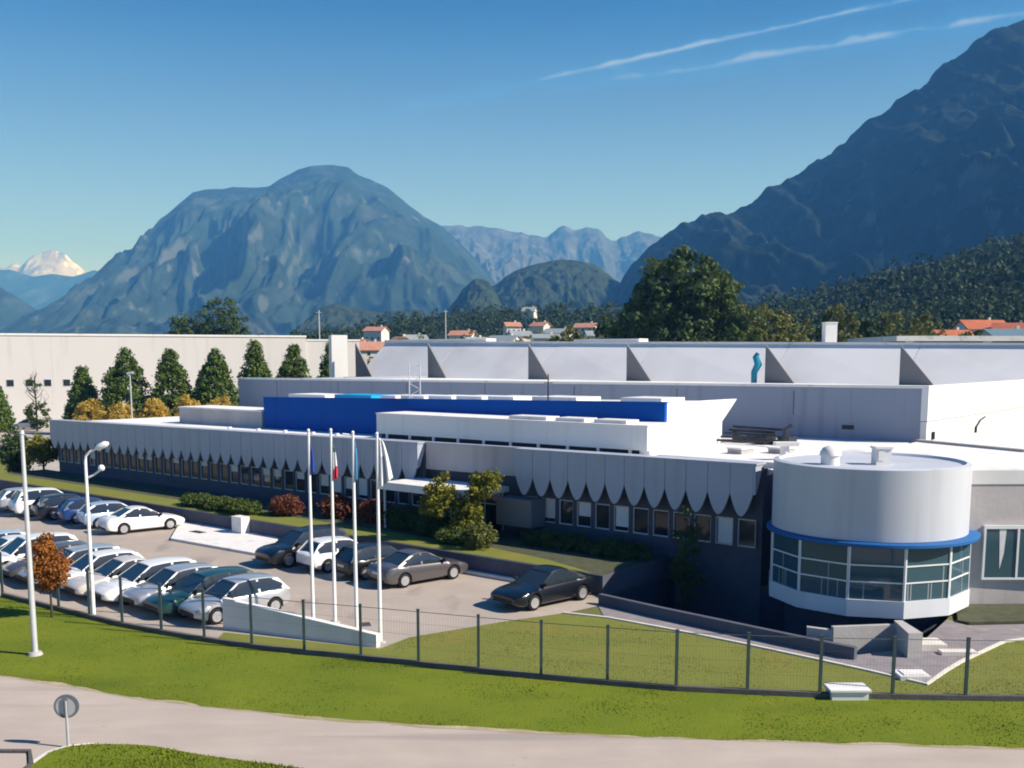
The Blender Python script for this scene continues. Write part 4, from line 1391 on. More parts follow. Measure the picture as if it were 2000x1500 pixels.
def crown_clumps(shapes, n, r, shell=0.5):
    """clump centres spread through a union of ellipsoids or cones"""
    out = []
    vol = np.array([s[3] * s[4] * s[5] for s in shapes])
    for s, k in zip(shapes, np.maximum(3, (n * vol / vol.sum()).astype(int))):
        kind = s[6] if len(s) > 6 else 'ball'
        if kind == 'ball':
            d = rng.normal(size=(k, 3))
            d /= np.linalg.norm(d, axis=1)[:, None]
            rr = (shell + (1 - shell) * rng.random(k) ** 0.6)[:, None]
            p = np.array(s[:3]) + d * rr * np.array(s[3:6])
        else:                      # cone-ish: widest a quarter of the way up
            u = rng.random(k) ** 1.25
            prof = np.interp(u, [0, 0.12, 0.3, 0.55, 0.8, 1], [1.0, 1.08, 1.02, 0.78, 0.44, 0.06])
            w = rng.random(k) * 2 * math.pi
            q = np.sqrt(rng.random(k)) * 0.35 + 0.6
            p = np.stack([s[0] + np.cos(w) * prof * q * s[3], s[1] + np.sin(w) * prof * q * s[4], s[2] - s[5] + 2 * s[5] * u], axis=1)
        out.append(np.concatenate([p, (r * (0.65 + 0.7 * rng.random(k)))[:, None]], axis=1))
    return np.concatenate(out)


def trunk(h, r, limbs, seed, lean=(0, 0), bare=False):
    rr = random.Random(seed)
    mb = MB()
    pts = [Vector((lean[0] * k + (rr.random() - .5) * r * (k > 0), lean[1] * k + (rr.random() - .5) * r * (k > 0), h * k)) for k in (0, .25, .5, .75, 1)]
    mb.tube(pts, [r * 1.25, r, r * 0.85, r * 0.6, r * 0.3], 8)
    for i in range(limbs):
        k = 0.3 + 0.65 * rr.random()
        p = Vector((lean[0] * k, lean[1] * k, h * k))
        w = rr.random() * 6.283
        ln = h * (0.22 + 0.2 * rr.random()) * (1.15 - 0.5 * k)
        e = p + Vector((math.cos(w) * ln * 0.7, math.sin(w) * ln * 0.7, ln * 0.75))
        mid = (p + e) / 2 + Vector((0, 0, -ln * 0.06))
        mb.tube([p, mid, e], [r * 0.42, r * 0.28, r * 0.1], 6)
        if bare:
            for _ in range(4):
                q = mid.lerp(e, rr.random())
                mb.tube([q, q + Vector((rr.uniform(-.5, .5), rr.uniform(-.5, .5), rr.uniform(.4, 1.1))) * ln * 0.45], [r * 0.14, r * 0.05], 5)
    return mb


TN = [0]


def tree(name, x, y, z, label, cat, lm, shapes, n, per, r, size, th=None, tr=0.2, limbs=5, group=None, shell=0.5):
    t = empty(name, (x, y, z), 0, label, cat, group)
    TN[0] += 1
    if th:
        trunk(th, tr, limbs, TN[0]).build('trunk', M['bark'], t, smooth=60)
    q = leaves(crown_clumps(shapes, n, r, shell), per, size)
    fastmesh('crown', q, np.arange(len(q)), LM[lm], t)
    return t


def at(px, Y):                    # plan position on the ground seen at column px, at distance Y
    return (px - 1000) / 2000 * Y


# conical trees before the cream hall
rw = random.Random(21)
CG = 'conical trees before the cream hall'
for px, Y, h, w, lab in [(250, 134, 11.0, 6.4, 'broadest dark conical tree before the cream hall, left of the lamp post'),
                         (338, 134, 10.9, 5.3, 'dark conical tree behind the thin lamp post before the cream hall'),
                         (425, 134, 10.9, 5.2, 'dark conical tree before the cream hall next to the shaded hall corner'),
                         (165, 136, 8.6, 3.6, 'small slim conical tree behind the leftmost yellow shrub'),
                         (502, 140, 12.0, 5.0, 'tip of a dark conical tree with a bare stem beside it'),
                         (578, 142, 11.5, 5.6, 'dark conical tree tip before the cream hall, second from its end tower'),
                         (650, 138, 11.6, 4.4, 'dark conical tree tip next to the slim end tower'),
                         (-6, 140, 6.2, 3.2, 'dark rounded conical tree cut by the left edge of the picture')]:
    tree('conical_tree', at(px, Y), Y, 0, lab, 'tree', 'conegreen', [(0, 0, h * 0.53, w * 0.56, w * 0.56, h * 0.47, 'cone'), (w * rw.uniform(-.16, .16), 0, h * 0.45, w * rw.uniform(.5, .62), w * 0.55, h * rw.uniform(.34, .42), 'cone'), (w * rw.uniform(-.3, .3), -0.5, h * rw.uniform(.3, .5), w * 0.3, w * 0.3, h * 0.14)], 340, 42, 0.70, 0.38, th=h * 0.8, tr=0.16, limbs=6, group=CG)
for px, Y, w, zt, lab in [(178, 124, 4.0, 5.2, 'largest yellow domed shrub, leftmost of the row behind the wing roof'),
                          (240, 124, 3.2, 4.7, 'yellow domed shrub second from the left behind the wing roof'),
                          (302, 124, 3.2, 5.2, 'yellow domed shrub before the tree with the lamp post'),
                          (368, 128, 3.0, 5.6, 'orange yellow domed shrub left of the grey roof block end'),
                          (430, 128, 3.2, 5.6, 'yellow domed shrub above the grey roof block, rightmost of the row')]:
    tree('domed_shrub', at(px, Y), Y, 0, lab, 'shrub', 'yellow', [(0, 0, zt * 0.52, w / 2, w / 2, zt * 0.46)], 110, 40, 0.5, 0.24, th=zt * 0.6, tr=0.12, limbs=3, group='yellow shrubs behind the wing')
# the thin, nearly bare tree and the planting at the left end of the wing
t = empty('thin_tree', (at(72, 141), 141, 0), 0, 'thin half bare tree in front of the small hall windows', 'tree')
trunk(7.6, 0.13, 16, 91, bare=True).build('trunk', M['bark'], t, smooth=60)
q = leaves(crown_clumps([(0.2, 0, 2.2, 1.6, 1.4, 1.9), (0, 0, 6.4, 0.7, 0.7, 1.0)], 60, 0.5), 26, 0.3)
fastmesh('crown', q, np.arange(len(q)), LM['darkgreen'], t)
tree('clipped_conifer', at(28, 87), 87, 0, 'dark clipped column conifer on the lawn left of the wing', 'conifer', 'darkgreen', [(0, 0, 2.0, 1.25, 1.25, 1.9, 'ball')], 120, 40, 0.5, 0.24, th=2.5, tr=0.12, limbs=3)
tree('round_shrub', at(80, 85), 85, 0, 'yellow green shrub at the left corner of the wing', 'shrub', 'fresh', [(0.2, 0, 2.3, 1.3, 1.2, 1.1), (-0.8, 0.3, 2.9, 0.9, 0.9, 0.7)], 100, 40, 0.45, 0.22, th=2.2, tr=0.1, limbs=5)
# orange tree by the near row
tree('orange_tree', -17.9, 38.9, 0, 'small tree with orange autumn leaves in front of the near row of cars', 'tree', 'orange', [(0, 0, 1.95, 0.72, 0.7, 0.85), (-0.12, 0, 2.75, 0.4, 0.4, 0.55), (-0.2, 0, 3.1, 0.16, 0.16, 0.35)], 130, 50, 0.24, 0.11, th=2.6, tr=0.045, limbs=8, shell=0.3)
# planting on the terrace
tree('young_tree', -2.55, 51.0, 0.9, 'yellow green tree with two crowns before the entrance canopy', 'tree', 'fresh', [(-1.05, 0, 2.5, 0.75, 0.75, 0.85), (1.15, 0, 2.75, 0.8, 0.75, 0.8), (-1.2, 0.1, 1.75, 1.1, 0.9, 0.5), (0.2, 0, 1.4, 0.75, 0.75, 0.9), (0.7, 0, 1.9, 0.5, 0.5, 0.7), (0.3, -0.1, 0.5, 0.7, 0.7, 0.6)], 230, 40, 0.32, 0.17, th=2.4, tr=0.07, limbs=9, shell=0.2)
tree('round_bush', -1.6, 48.9, 0.86, 'clipped olive brown bush right of the yellow green tree', 'shrub', 'olive', [(0, 0, 0.62, 0.85, 0.8, 0.6)], 90, 40, 0.26, 0.13)
for s, t_, w, h, lm, lab in [(35.6, -3.9, 1.5, 0.62, 'hedge', 'low clipped green hedge end above the dark retaining wall'), (33.2, -4.0, 1.5, 0.66, 'hedge', 'middle stretch of low green hedge above the dark retaining wall'), (30.9, -4.1, 1.2, 0.75, 'hedge', 'brighter green hedge end next to the short white pier'),
                             (28.4, -2.9, 1.1, 1.05, 'redbrown', 'red brown bush on the terrace right of the white pier'), (25.4, -1.5, 1.1, 1.2, 'redbrown', 'dark red bush in the shade behind the black off roader'), (22.4, -1.4, 1.0, 1.2, 'redbrown', 'dark red bush in the shade behind the flagpoles'),
                             (19.5, -1.9, 1.4, 1.1, 'darkgreen', 'dark green bush on the terrace below the entrance canopy'), (17.0, -2.4, 1.4, 1.1, 'darkgreen', 'dark green bush left of the yellow green tree'), (14.6, -3.4, 1.0, 0.7, 'hedge', 'low green bush at the foot of the yellow green tree'),
                             (10.0, -1.2, 2.0, 0.7, 'darkgreen', 'dark low bush below the right hand windows'), (6.4, -1.2, 1.9, 0.65, 'darkgreen', 'dark low bush near the end of the terrace')]:
    p = B(s, t_)
    sh = [(0, 0, h * 0.48, w, 0.8, h * 0.5)]
    t = tree('terrace_bush', p.x, p.y, 0.88, lab, 'bush', lm, sh, 110, 40, 0.3, 0.15)
    t.rotation_euler = (0, 0, math.atan2(UY, UX))
p = B(2.9, -1.0)
tree('slim_tree', p.x, p.y, -2.5, 'slim dark tree rising from the court before the right hand windows', 'tree', 'darkgreen', [(0, 0, 4.0, 0.65, 0.65, 1.8), (0.1, 0, 2.6, 0.8, 0.8, 1.2)], 60, 26, 0.36, 0.17, th=5.2, tr=0.08, limbs=8, shell=0.25)

# big trees behind the hall
tree('big_tree', at(1335, 165), 165, 0, 'huge dark green broad crowned tree rising behind the factory hall', 'tree', 'darkgreen',
     [(0, 0, 19, 8.2, 7, 6.5), (-3.5, 0, 14.5, 7.4, 6, 5.5), (4.6, 0, 16.5, 6.0, 6, 6), (0, 0, 22.6, 6.6, 5.5, 4.6), (-8.6, 0, 11.0, 4.6, 4, 5.6), (-5.0, 0, 17.5, 4.5, 4, 4.5), (7.0, 0, 12.5, 4.0, 4, 4.5), (3, 1, 10, 7, 6, 5)], 430, 60, 1.35, 0.75, th=18, tr=0.7, limbs=12, shell=0.45)
for px, Y, zb, w, h, lm, lab in [
        (1432, 172, 0, 9.5, 20, 'olive', 'tall olive tree leaning on the right side of the huge dark tree'),
        (1492, 178, 0, 8, 19.3, 'farolive', 'yellow green rounded tree right of the olive one behind the hall'),
        (1545, 180, 0, 7.5, 18, 'farolive', 'yellow green tree left of the white chimney'),
        (1632, 185, 0, 8.5, 19.5, 'olive', 'light green tree right of the white chimney'),
        (1690, 190, 0, 6, 17.5, 'darkgreen', 'small dark tree between the two light green ones at right'),
        (1735, 192, 0, 8.5, 19.3, 'olive', 'olive green tree before the forested hill left of red roofs'),
        (1795, 200, 0, 8, 18.6, 'farolive', 'low yellow green tree just left of the red roofed houses'),
        (1885, 205, 0, 5.5, 16.5, 'darkgreen', 'dark small tree below the red roofed houses'),
        (1235, 178, 0, 6, 18, 'olive', 'pale green low tree at the left foot of the huge dark tree'),
        (1190, 180, 0, 7.5, 17.5, 'darkgreen', 'dark low tree left of the huge tree behind the hall'),
        (1110, 182, 0, 7, 15.5, 'olive', 'brownish green low tree above the white ridge behind the hall'),
        (372, 250, 0, 11, 20.5, 'darkgreen', 'left and lower of two dark trees behind the cream hall'),
        (438, 252, 0, 13, 25.5, 'darkgreen', 'right and taller of two dark trees behind the cream hall')]:
    n = 150 if w < 10 else 220
    tree('round_tree', at(px, Y), Y, zb, lab, 'tree', lm, [(0, 0, h * 0.68, w * 0.48, w * 0.45, h * 0.32), (-w * 0.22, 0, h * 0.5, w * 0.4, w * 0.4, h * 0.25), (w * 0.24, 0, h * 0.52, w * 0.36, w * 0.4, h * 0.27)], n, 46, w * 0.105, 0.55, th=h * 0.7, tr=0.28, limbs=7, group='trees behind the factory halls', shell=0.4)

# ---------------------------------------------------------------- hillside, forest, houses
def hill_z(x, y):
    x, y = np.asarray(x, float), np.asarray(y, float)
    px = x / np.maximum(y, 1) * 2000 + 1000
    side = np.interp(px, [-400, 200, 560, 760, 1000, 1300, 2400], [0.012, 0.016, 0.022, 0.045, 0.058, 0.06, 0.06])
    base = np.clip(y - 165, 0, 1800) * side
    bump = np.interp(px, [1380, 1500, 1600, 1720, 1850, 2000, 2300, 2700], [0, 0.0, 7, 16, 26, 38, 60, 80]) * np.exp(-((y - 620) / 210) ** 2)
    return base + bump + (fbm(x / 60, y / 60, 3) - 0.5) * np.clip((y - 165) / 60, 0, 3) - 0.5


ny, nx = 90, 160
ys = 160 + 2300 * (np.linspace(0, 1, ny) ** 1.9)
uu = np.linspace(-0.95, 0.95, nx)
yy, u2 = np.meshgrid(ys, uu, indexing='ij')
xx = u2 * (yy + 60)
zz = hill_z(xx, yy)
zz[0] = -0.6
vv = np.stack([xx, yy, zz], -1)
ii = (np.arange(ny - 1)[:, None] * nx + np.arange(nx - 1)[None]).ravel()
qq = np.stack([ii, ii + 1, ii + nx + 1, ii + nx], 1)
M['hillside'] = overlay(mat('hillside_meadow_and_scrub', (0.022, 0.042, 0.018), 0.95, 0.4, 0.03, spec=0.1), (0.08, 0.09, 0.035), 0.012, 0.60, 0.74, 0.6)
o = fastmesh('hillside', vv, qq, M['hillside'])
for p in o.data.polygons:
    p.use_smooth = True
tag(o, kind='structure')


def wood(name, n, box, leafn, rlo, rhi, lm, keep=None, tall=1.15):
    xs_, ys_ = [], []
    pxs = rng.uniform(box[0], box[1], n)
    Y = rng.uniform(box[2], box[3], n)
    if keep is not None:
        k = keep(pxs, Y)
        pxs, Y = pxs[k], Y[k]
    X = (pxs - 1000) / 2000 * Y
    Z = hill_z(X, Y)
    rad = rng.uniform(rlo, rhi, len(X))
    cl = []
    for j in range(5):
        off = rng.normal(size=(len(X), 3)) * rad[:, None] * np.array([0.38, 0.38, 0.3])
        hgt = rad * tall * (0.6 + 0.35 * j)
        cl.append(np.stack([X + off[:, 0], Y + off[:, 1], Z + hgt + off[:, 2], rad * (0.75 - 0.09 * j)], 1))
    q = leaves(np.concatenate(cl), leafn, 0.55 * (rlo + rhi) / 2 * 0.62)
    return tag(fastmesh(name, q, np.arange(len(q)), LM[lm]), kind='stuff')


wood('hill_forest', 2300, (1480, 2900, 430, 760), 14, 4.5, 8.0, 'far', lambda px, y: y > np.interp(px, [1480, 1600, 1800, 2350], [640, 560, 430, 430]))
wood('far_woods', 900, (560, 1560, 300, 900), 12, 3.5, 6.0, 'far', lambda px, y: (y > 470) | (px > 1170) | (px < 640))
wood('hill_forest_foot', 800, (1440, 2800, 290, 450), 14, 3.4, 5.6, 'far')
wood('near_scrub', 330, (640, 2100, 200, 420), 26, 1.8, 3.4, 'farolive')
wood('valley_trees', 260, (100, 640, 380, 900), 12, 3.0, 5.0, 'far')


def house(px, Y, w, d, h, rh, rz, roof, lab, wall='housewall', chim=True, zoff=0.0, grp='houses beyond the factory'):
    X = (px - 1000) / 2000 * Y
    z = float(hill_z(X, Y)) + zoff
    t = empty('house', (X, Y, z), R(rz), lab, 'house', grp)
    mb = MB().box(-w / 2, w / 2, -d / 2, d / 2, -6, h)
    for sg in (-1, 1):
        mb.add([(sg * w / 2, -d / 2, h), (sg * w / 2, d / 2, h), (sg * w / 2, 0, h + rh)], [(0, 1, 2) if sg > 0 else (2, 1, 0)])
    mb.build('wall', M[wall], t)
    e = 0.5
    mb = MB()
    for sg in (-1, 1):
        y1, z1 = sg * (d / 2 + e), h - e * rh / (d / 2)
        q = [(-w / 2 - e, y1, z1 + 0.02), (w / 2 + e, y1, z1 + 0.02), (w / 2 + e, 0, h + rh + 0.02), (-w / 2 - e, 0, h + rh + 0.02)]
        if sg > 0:
            q = q[::-1]
        mb.hexa(q + [(v[0], v[1], v[2] + 0.22) for v in q])
    rf = mb.build('roof', M[roof], t)
    if chim:
        MB().box(w * 0.2, w * 0.2 + 0.6, 0.4, 1.0, h + rh * 0.5, h + rh + 0.9).build('chimney', M[wall], rf)
    for k in range(3):
        x = -w / 2 + w * (k + 0.5) / 3
        for zz_ in ((1.2, 2.4), (3.9, 5.1)):
            if zz_[1] < h - 0.2:
                MB().box(x - 0.45, x + 0.45, -d / 2 - 0.03, -d / 2 + 0.05, *zz_).build('window', M['glass'], t)
    return t


house(722, 300, 9, 8, 5.5, 2.2, 10, 'pinkroof', 'house with faded red roof left of the white gabled one', zoff=2.0)
house(738, 420, 8, 7, 7.5, 1.6, -20, 'pinkroof', 'white house higher up above the faded red roofs', zoff=3.5)
house(765, 310, 14, 9, 4.5, 2.2, -8, 'pinkroof', 'long low house with faded red roof in the middle of the village', zoff=1.0)
house(783, 325, 7, 7, 5.5, 2.0, -60, 'pinkroof', 'small house with a bright gable right of the long low one', zoff=2.0)
house(852, 320, 6, 6, 5.0, 1.2, 20, 'greyroof', 'small white house alone in front of the dark wood', zoff=1.5)
house(955, 330, 16, 9, 3.5, 2.0, 25, 'greyroof', 'grey roofed shed left of the tree gap behind the hall', zoff=0.5)
house(985, 345, 10, 8, 4.0, 2.0, -30, 'greyroof', 'pale grey roofed house right of the long grey shed', zoff=1.5)
house(1000, 420, 6, 6, 6.5, 1.5, 15, 'pinkroof', 'narrow pinkish house above the grey roofed sheds', zoff=2.5)
house(1034, 520, 6, 7, 9.5, 2.0, -15, 'greyroof', 'tall narrow white house standing high on the wooded slope', zoff=4)
house(1065, 340, 9, 7, 4.5, 1.2, 10, 'greyroof', 'pale flat looking house above the brownish tree', zoff=2.5)
house(1143, 400, 8, 7, 5.5, 1.6, -25, 'pinkroof', 'little house with faded red roof left of the huge dark tree', zoff=3)
house(1848, 262, 9.5, 7.5, 4.5, 2.0, 12, 'redroof', 'left house with a bright red tiled roof below the forest hill', zoff=3.6)
house(1905, 282, 12, 8, 5.0, 2.3, 8, 'redroof', 'middle and largest house with a bright red tiled roof', zoff=4.2)
house(1965, 275, 9, 7.5, 5.0, 2.2, -25, 'redroof', 'right house with a red tiled roof and white gable', zoff=3.4)
house(1958, 225, 10, 8, 5.0, 1.4, 0, 'bluegreyroof', 'house with a blue grey roof in front of the red roofed ones', zoff=5.6)
VH = [(668, 340, 8, 6, 4.2, 1.6, 15, 'pinkroof', 'low house with faded roof at the left end of the village', 2.5), (700, 380, 8, 7, 5, 1.8, -30, 'pinkroof', 'house with faded roof behind the leftmost low ones', 3.0),
      (812, 380, 8, 7, 5, 1.6, 20, 'greyroof', 'grey roofed house between the long low house and the lone white one', 2.5), (905, 400, 9, 7, 5, 1.7, -15, 'pinkroof', 'house with faded roof right of the thin pale pole', 2.5),
      (930, 350, 9, 6, 3.6, 1.4, 35, 'greyroof', 'pale shed with a bright roof left of the long grey shed', 2.5), (1015, 350, 7, 6, 4.4, 1.5, 20, 'greyroof', 'small pale house right of the grey roofed sheds', 3.0),
      (1090, 370, 9, 7, 4.5, 1.6, -20, 'greyroof', 'pale house left of the little one with faded roof', 3.0), (1165, 350, 8, 6, 4.4, 1.5, 10, 'greyroof', 'pale low house at the left foot of the huge dark tree', 3.5), (1055, 450, 7, 6, 5, 1.6, -35, 'pinkroof', 'pinkish house higher up right of the tall narrow white one', 3.0)]
for v in VH:
    house(*v[:9], zoff=v[9] - 0.2)
for px, Y, h, lab in [(628, 260, 22, 'tall thin pale pole above the low end of the cream hall'), (872, 300, 24, 'thin pale pole in front of the dark wood left of the huge tree')]:
    X = at(px, Y)
    t = empty('utility_pole', (X, Y, 0), 0, lab, 'pole', 'poles beyond the halls')
    MB().tube([(0, 0, 0), (0, 0, h)], [0.22, 0.13], 8).build('pole', M['galv'], t, smooth=40)
    MB().tube([(-0.8, 0, h - 0.6), (0.8, 0, h - 0.6)], 0.08, 6).build('crossarm', M['galv'], t, smooth=40)

# ---------------------------------------------------------------- mountains
def mountain_mat(name, forest, rock, lo, hi, scale, stretch, steep=0.0):
    m = mat(name, tuple(v * 0.55 for v in forest), 0.95, col2=tuple(v * 1.5 for v in forest), scale=scale * 3, spec=0.05, detail=12, contrast=0.2, stretch=(1.3, 1, 0.7))
    overlay(m, tuple(0.6 * f + 0.4 * r for f, r in zip(forest, rock)), scale * 1.6, lo - 0.03, hi + 0.04, 0.5, stretch, 11)
    overlay(m, rock, scale * 3.4, lo + 0.07, hi + 0.07, 0.55, stretch, 11)
    if steep:                                  # bare rock where the ground is steep
        nt = m.node_tree
        b = nt.nodes['Principled BSDF']
        src = b.inputs['Base Color'].links[0].from_socket
        ge = nt.nodes.new('ShaderNodeNewGeometry')
        sp = nt.nodes.new('ShaderNodeSeparateXYZ')
        nt.links.new(ge.outputs['Normal'], sp.inputs[0])
        tcn = nt.nodes.new('ShaderNodeTexCoord')
        nz = nt.nodes.new('ShaderNodeTexNoise')
        nz.inputs['Scale'].default_value = scale * 6
        nz.inputs['Detail'].default_value = 10
        nt.links.new(tcn.outputs['Object'], nz.inputs['Vector'])
        ad = nt.nodes.new('ShaderNodeMath')
        ad.operation = 'MULTIPLY_ADD'
        nt.links.new(nz.outputs['Fac'], ad.inputs[0])
        ad.inputs[1].default_value = 0.5
        nt.links.new(sp.outputs['Z'], ad.inputs[2])
        mr = nt.nodes.new('ShaderNodeMapRange')
        mr.inputs['From Min'].default_value = steep + 0.20
        mr.inputs['From Max'].default_value = steep + 0.07
        mr.inputs['To Max'].default_value = 0.3
        nt.links.new(ad.outputs[0], mr.inputs['Value'])
        mixn = nt.nodes.new('ShaderNodeMix')
        mixn.data_type = 'RGBA'
        nt.links.new(mr.outputs[0], mixn.inputs[0])
        nt.links.new(src, mixn.inputs[6])
        mixn.inputs[7].default_value = (*rock, 1)
        nt.links.new(mixn.outputs[2], b.inputs['Base Color'])
    return m


M['mtn'] = mountain_mat('forested_rock', (0.020, 0.036, 0.026), (0.19, 0.21, 0.22), 0.56, 0.68, 0.0032, (1.9, 1, 0.45), 0.50)
M['mtnnear'] = mountain_mat('dark_forested_rock', (0.010, 0.018, 0.012), (0.15, 0.15, 0.16), 0.57, 0.72, 0.007, (1.5, 1, 0.5), 0.40)
M['mtnfar'] = mountain_mat('bare_rock', (0.05, 0.06, 0.07), (0.19, 0.19, 0.21), 0.45, 0.65, 0.003, (1.5, 1, 0.5))
M['snowrock'] = mountain_mat('snowy_rock', (0.25, 0.26, 0.28), (0.86, 0.86, 0.88), 0.44, 0.52, 0.0016, (1.6, 1, 0.5))
M['knoll'] = mountain_mat('wooded_knoll', (0.03, 0.045, 0.025), (0.06, 0.07, 0.04), 0.6, 0.75, 0.01, (1, 1, 1))


def mountain(name, prof, Y, depth, m, gully, gfreq, seed, p=1.15, back=0.6, rough=0.05, lean=0.0, M_=440, K=210, rsmall=0.012, foot=1.0, foot_dx=0.0):
    """prof: skyline as (px, py) read at distance Y; the massif falls towards the viewer over `depth` metres"""
    px = np.array([a for a, b in prof], float)
    hz = np.array([10 + (700 - b) / 2000 * Y for a, b in prof], float)
    u = np.linspace(px[0], px[-1], M_)
    H0 = np.interp(u, px, hz)
    X0 = (u - 1000) / 2000 * Y
    rel = np.maximum(H0, 0)
    nse = (fbm(X0 / Y * 40 + seed, np.full(M_, seed * 3.3), 5) - 0.5) * rough * np.minimum(rel, 300)
    H0 = H0 + nse
    v = np.concatenate([-np.linspace(1, 0, K) ** 1.0, np.linspace(0, 1, 24)[1:] * back])
    VV, XX = np.meshgrid(v, X0, indexing='ij')
    HH = np.broadcast_to(H0, VV.shape)
    a = np.clip(np.abs(VV) / np.where(VV < 0, 1, back), 0, 1)
    shape = (1 - a) ** p
    YY = Y + VV * depth + lean * (XX - X0.mean())
    sp = XX * (1 + 0.25 * VV)
    warp = (fbm(XX / (gfreq * 2) + seed, YY / (gfreq * 2), 3) - 0.5) * gfreq * 1.6
    rg = fbm((sp + warp) / gfreq + seed, YY / (gfreq * 3.2) + seed, 7, 0.52, ridged=True) ** 1.3
    amp = gully * np.maximum(HH, 0) * np.clip(a * 2.4 - 0.12, 0, 1) * (1 - a) ** 0.5
    rg2 = fbm((sp + warp * 0.7) / (gfreq * 0.33) + seed * 2, YY / (gfreq * 1.5) + seed, 4, 0.5, ridged=True)
    Z = HH * shape + (rg - 0.55) * amp + (rg2 - 0.55) * amp * 0.55
    Z += (fbm(XX / (gfreq * 0.16), YY / (gfreq * 0.16), 4) - 0.5) * rsmall * Y * 0.2 * np.clip(a * 8, 0.12, 1)
    Z = np.where(a > 0.995, -30, Z)
    toe = np.clip(-VV, 0, 1)                      # the massif narrows or widens towards its foot
    XX = X0.mean() + (XX - X0.mean()) * (1 + (foot - 1) * toe) + foot_dx * toe
    vv = np.stack([XX, YY, Z], -1)
    n, mm = VV.shape
    ii = (np.arange(n - 1)[:, None] * mm + np.arange(mm - 1)[None]).ravel()
    o = fastmesh(name, vv, np.stack([ii, ii + 1, ii + mm + 1, ii + mm], 1), m)
    o.data.polygons.foreach_set('use_smooth', np.ones(len(o.data.polygons), dtype=bool))
    return tag(o, kind='structure')


mountain('mountain', [(20, 705), (80, 672), (130, 640), (165, 600), (200, 560), (245, 520), (300, 470), (330, 435), (395, 387), (420, 382), (450, 383), (470, 378), (500, 379), (540, 374), (560, 362), (590, 349), (615, 340), (640, 337), (665, 337), (690, 340), (705, 350), (740, 368), (765, 380), (790, 398), (830, 428), (870, 452), (900, 480), (930, 510), (985, 575), (1060, 640), (1110, 690)],
         5000, 2500, M['mtn'], 0.62, 520, 2.0, p=1.12, back=0.5, rough=0.09, foot=0.68, foot_dx=330, rsmall=0.03)
mountain('mountain_ridge', [(700, 640), (760, 520), (830, 452), (880, 452), (930, 449), (980, 458), (1020, 462), (1060, 466), (1085, 456), (1100, 452), (1120, 455), (1143, 447), (1160, 455), (1180, 466), (1200, 470), (1220, 463), (1240, 461), (1262, 466), (1280, 474), (1310, 480), (1400, 520), (1500, 600)],
         7200, 2600, M['mtnfar'], 0.6, 420, 5.0, p=1.2, back=0.4, rough=0.38, M_=420, rsmall=0.03)
mountain('mountain', [(1120, 720), (1160, 640), (1215, 575), (1240, 530), (1270, 488), (1290, 465), (1310, 446), (1345, 426), (1370, 418), (1400, 400), (1430, 393), (1480, 388), (1510, 372), (1560, 345), (1600, 312), (1640, 285), (1700, 240), (1740, 210), (1780, 178), (1820, 140), (1850, 120), (1880, 102), (1920, 86), (1960, 76), (2000, 55), (2060, 25), (2150, 10), (2300, 40), (2700, 120)],
         2000, 1150, M['mtnnear'], 0.55, 170, 8.0, p=1.1, back=0.5, rough=0.20, lean=-0.35, rsmall=0.05)
mountain('wooded_knoll', [(850, 660), (900, 600), (935, 572), (975, 556), (1005, 537), (1040, 521), (1075, 514), (1100, 512), (1130, 516), (1160, 526), (1185, 542), (1210, 560), (1250, 600), (1300, 660)],
         2300, 500, M['knoll'], 0.3, 90, 4.0, p=0.9, back=0.5, rough=0.07, M_=260, K=90, rsmall=0.05)
mountain('wooded_knoll', [(840, 660), (880, 600), (905, 565), (930, 545), (955, 552), (975, 585), (1000, 640)], 1900, 300, M['knoll'], 0.3, 70, 6.0, p=0.9, back=0.5, rough=0.12, M_=160, K=70, rsmall=0.05)
mountain('wooded_knoll', [(560, 680), (600, 632), (630, 606), (660, 598), (700, 603), (760, 612), (830, 606), (900, 640)], 2000, 300, M['knoll'], 0.3, 70, 9.0, p=0.9, back=0.5, rough=0.10, M_=180, K=70, rsmall=0.05)
mountain('far_hills', [(-300, 560), (-100, 540), (0, 530), (40, 532), (80, 545), (120, 540), (160, 545), (200, 532), (260, 560), (330, 600), (420, 680)], 8600, 2000, M['mtn'], 0.3, 600, 3.0, p=1.2, back=0.3, rough=0.05, M_=140, K=60)
mountain('far_hills', [(-300, 500), (-100, 520), (-20, 545), (20, 566), (60, 592), (100, 618), (140, 650), (190, 700)], 4300, 1200, M['mtn'], 0.3, 380, 1.0, p=1.2, back=0.3, rough=0.05, M_=110, K=60)
mountain('snow_peak', [(-200, 540), (-60, 515), (0, 512), (30, 528), (60, 526), (80, 508), (100, 500), (125, 497), (145, 503), (160, 520), (185, 535), (240, 550), (300, 600)], 10500, 1500, M['snowrock'], 0.5, 420, 7.0, p=1.1, back=0.2, rough=0.45, M_=160, K=60)

# ---------------------------------------------------------------- grass blades on the verge and the island
def inside(px, py, poly):
    c = np.zeros(len(px), bool)
    n = len(poly)
    for i in range(n):
        x0, y0 = poly[i][0], poly[i][1]
        x1, y1 = poly[(i + 1) % n][0], poly[(i + 1) % n][1]
        k = ((y0 > py) != (y1 > py)) & (px < (x1 - x0) * (py - y0) / (y1 - y0 + 1e-12) + x0)
        c ^= k
    return c


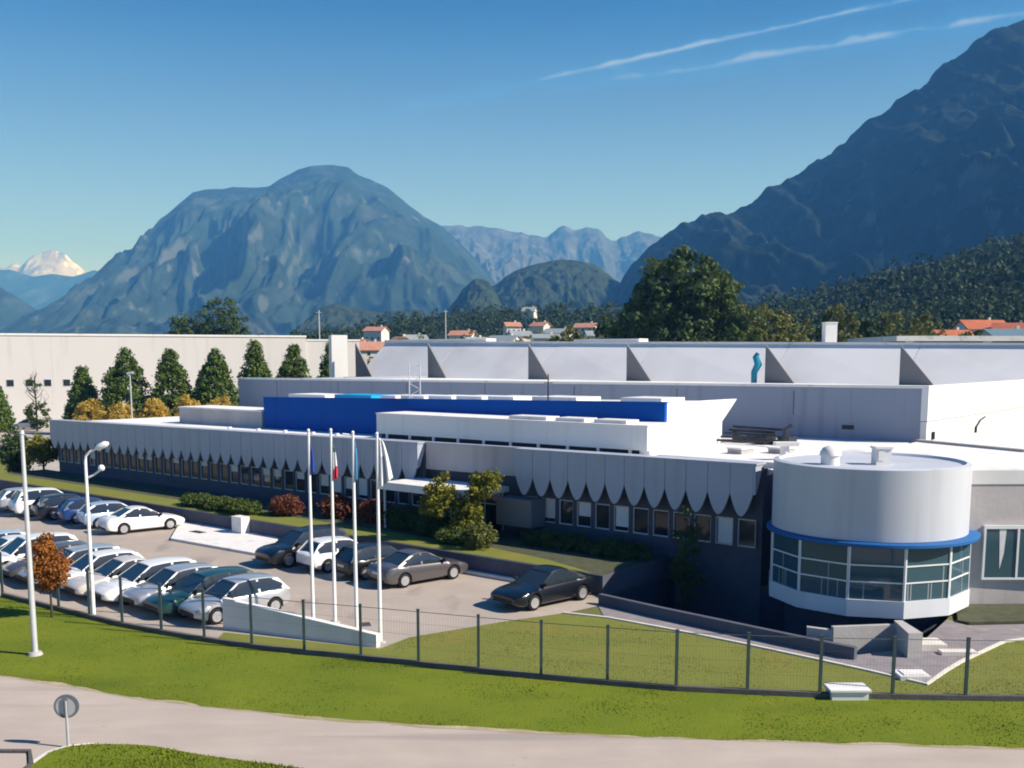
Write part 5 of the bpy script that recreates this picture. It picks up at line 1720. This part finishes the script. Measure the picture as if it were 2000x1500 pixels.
def blades(name, poly, n, h, z, m, box):
    x = rng.uniform(box[0], box[1], n)
    y = rng.uniform(box[2], box[3], n)
    k = inside(x, y, poly)
    x, y = x[k], y[k]
    den = fbm(x * 0.7, y * 0.7, 3)
    k = rng.random(len(x)) < np.clip(den * 1.6 - 0.2, 0.15, 1)
    x, y, den = x[k], y[k], den[k]
    n = len(x)
    w = rng.uniform(0, 6.283, n)
    hh = h * (0.4 + 0.9 * rng.random(n)) * (0.6 + den)
    dx, dy = np.cos(w) * 0.028, np.sin(w) * 0.028
    lx, ly = rng.normal(size=n) * hh * 0.45, rng.normal(size=n) * hh * 0.45
    a = np.stack([x - dx, y - dy, np.full(n, z)], 1)
    b = np.stack([x + dx, y + dy, np.full(n, z)], 1)
    c = np.stack([x + lx, y + ly, z + hh], 1)
    q = np.stack([a, b, c], 1).reshape(-1, 3)
    return tag(fastmesh(name, q, np.arange(len(q)), m, n=3), kind='stuff')


VERGE = [(x, y - 0.1) for x, y in FENCE[1:]] + [(x, y - 0.03) for x, y in EDGE[::-1]]
blades('grass', VERGE, 150000, 0.032, 0.0, M['grass'], (-24, 17, 25, 44))
blades('grass', ISL, 50000, 0.06, 0.05, M['grass'], (-12, -2, 19, 26))

LAWNP = [(-4.4, 34.5)] + LAWN_EDGE + [(30, 29.1)] + [(x, y + 0.1) for x, y in FENCE[:8:-1]]
blades('grass', LAWNP, 90000, 0.022, 0.0, M['lawn'], (-6, 22, 29, 41))

# ---------------------------------------------------------------- air
hz = MB().box(-9500, 9500, -250, 13500, -60, 1060).build('haze', None)
hm = bpy.data.materials.new('valley_haze')
hm.use_nodes = True
ht = hm.node_tree
for n in list(ht.nodes):
    ht.nodes.remove(n)
pv = ht.nodes.new('ShaderNodeVolumePrincipled')
pv.inputs['Color'].default_value = (0.10, 0.38, 1.0, 1)
pv.inputs['Absorption Color'].default_value = (1, 1, 1, 1)
pv.inputs['Density'].default_value = 1.7e-4
pv.inputs['Anisotropy'].default_value = 0.0
ho = ht.nodes.new('ShaderNodeOutputMaterial')
ht.links.new(pv.outputs[0], ho.inputs['Volume'])
hz.data.materials.clear()
hz.data.materials.append(hm)
tag(hz, kind='stuff')
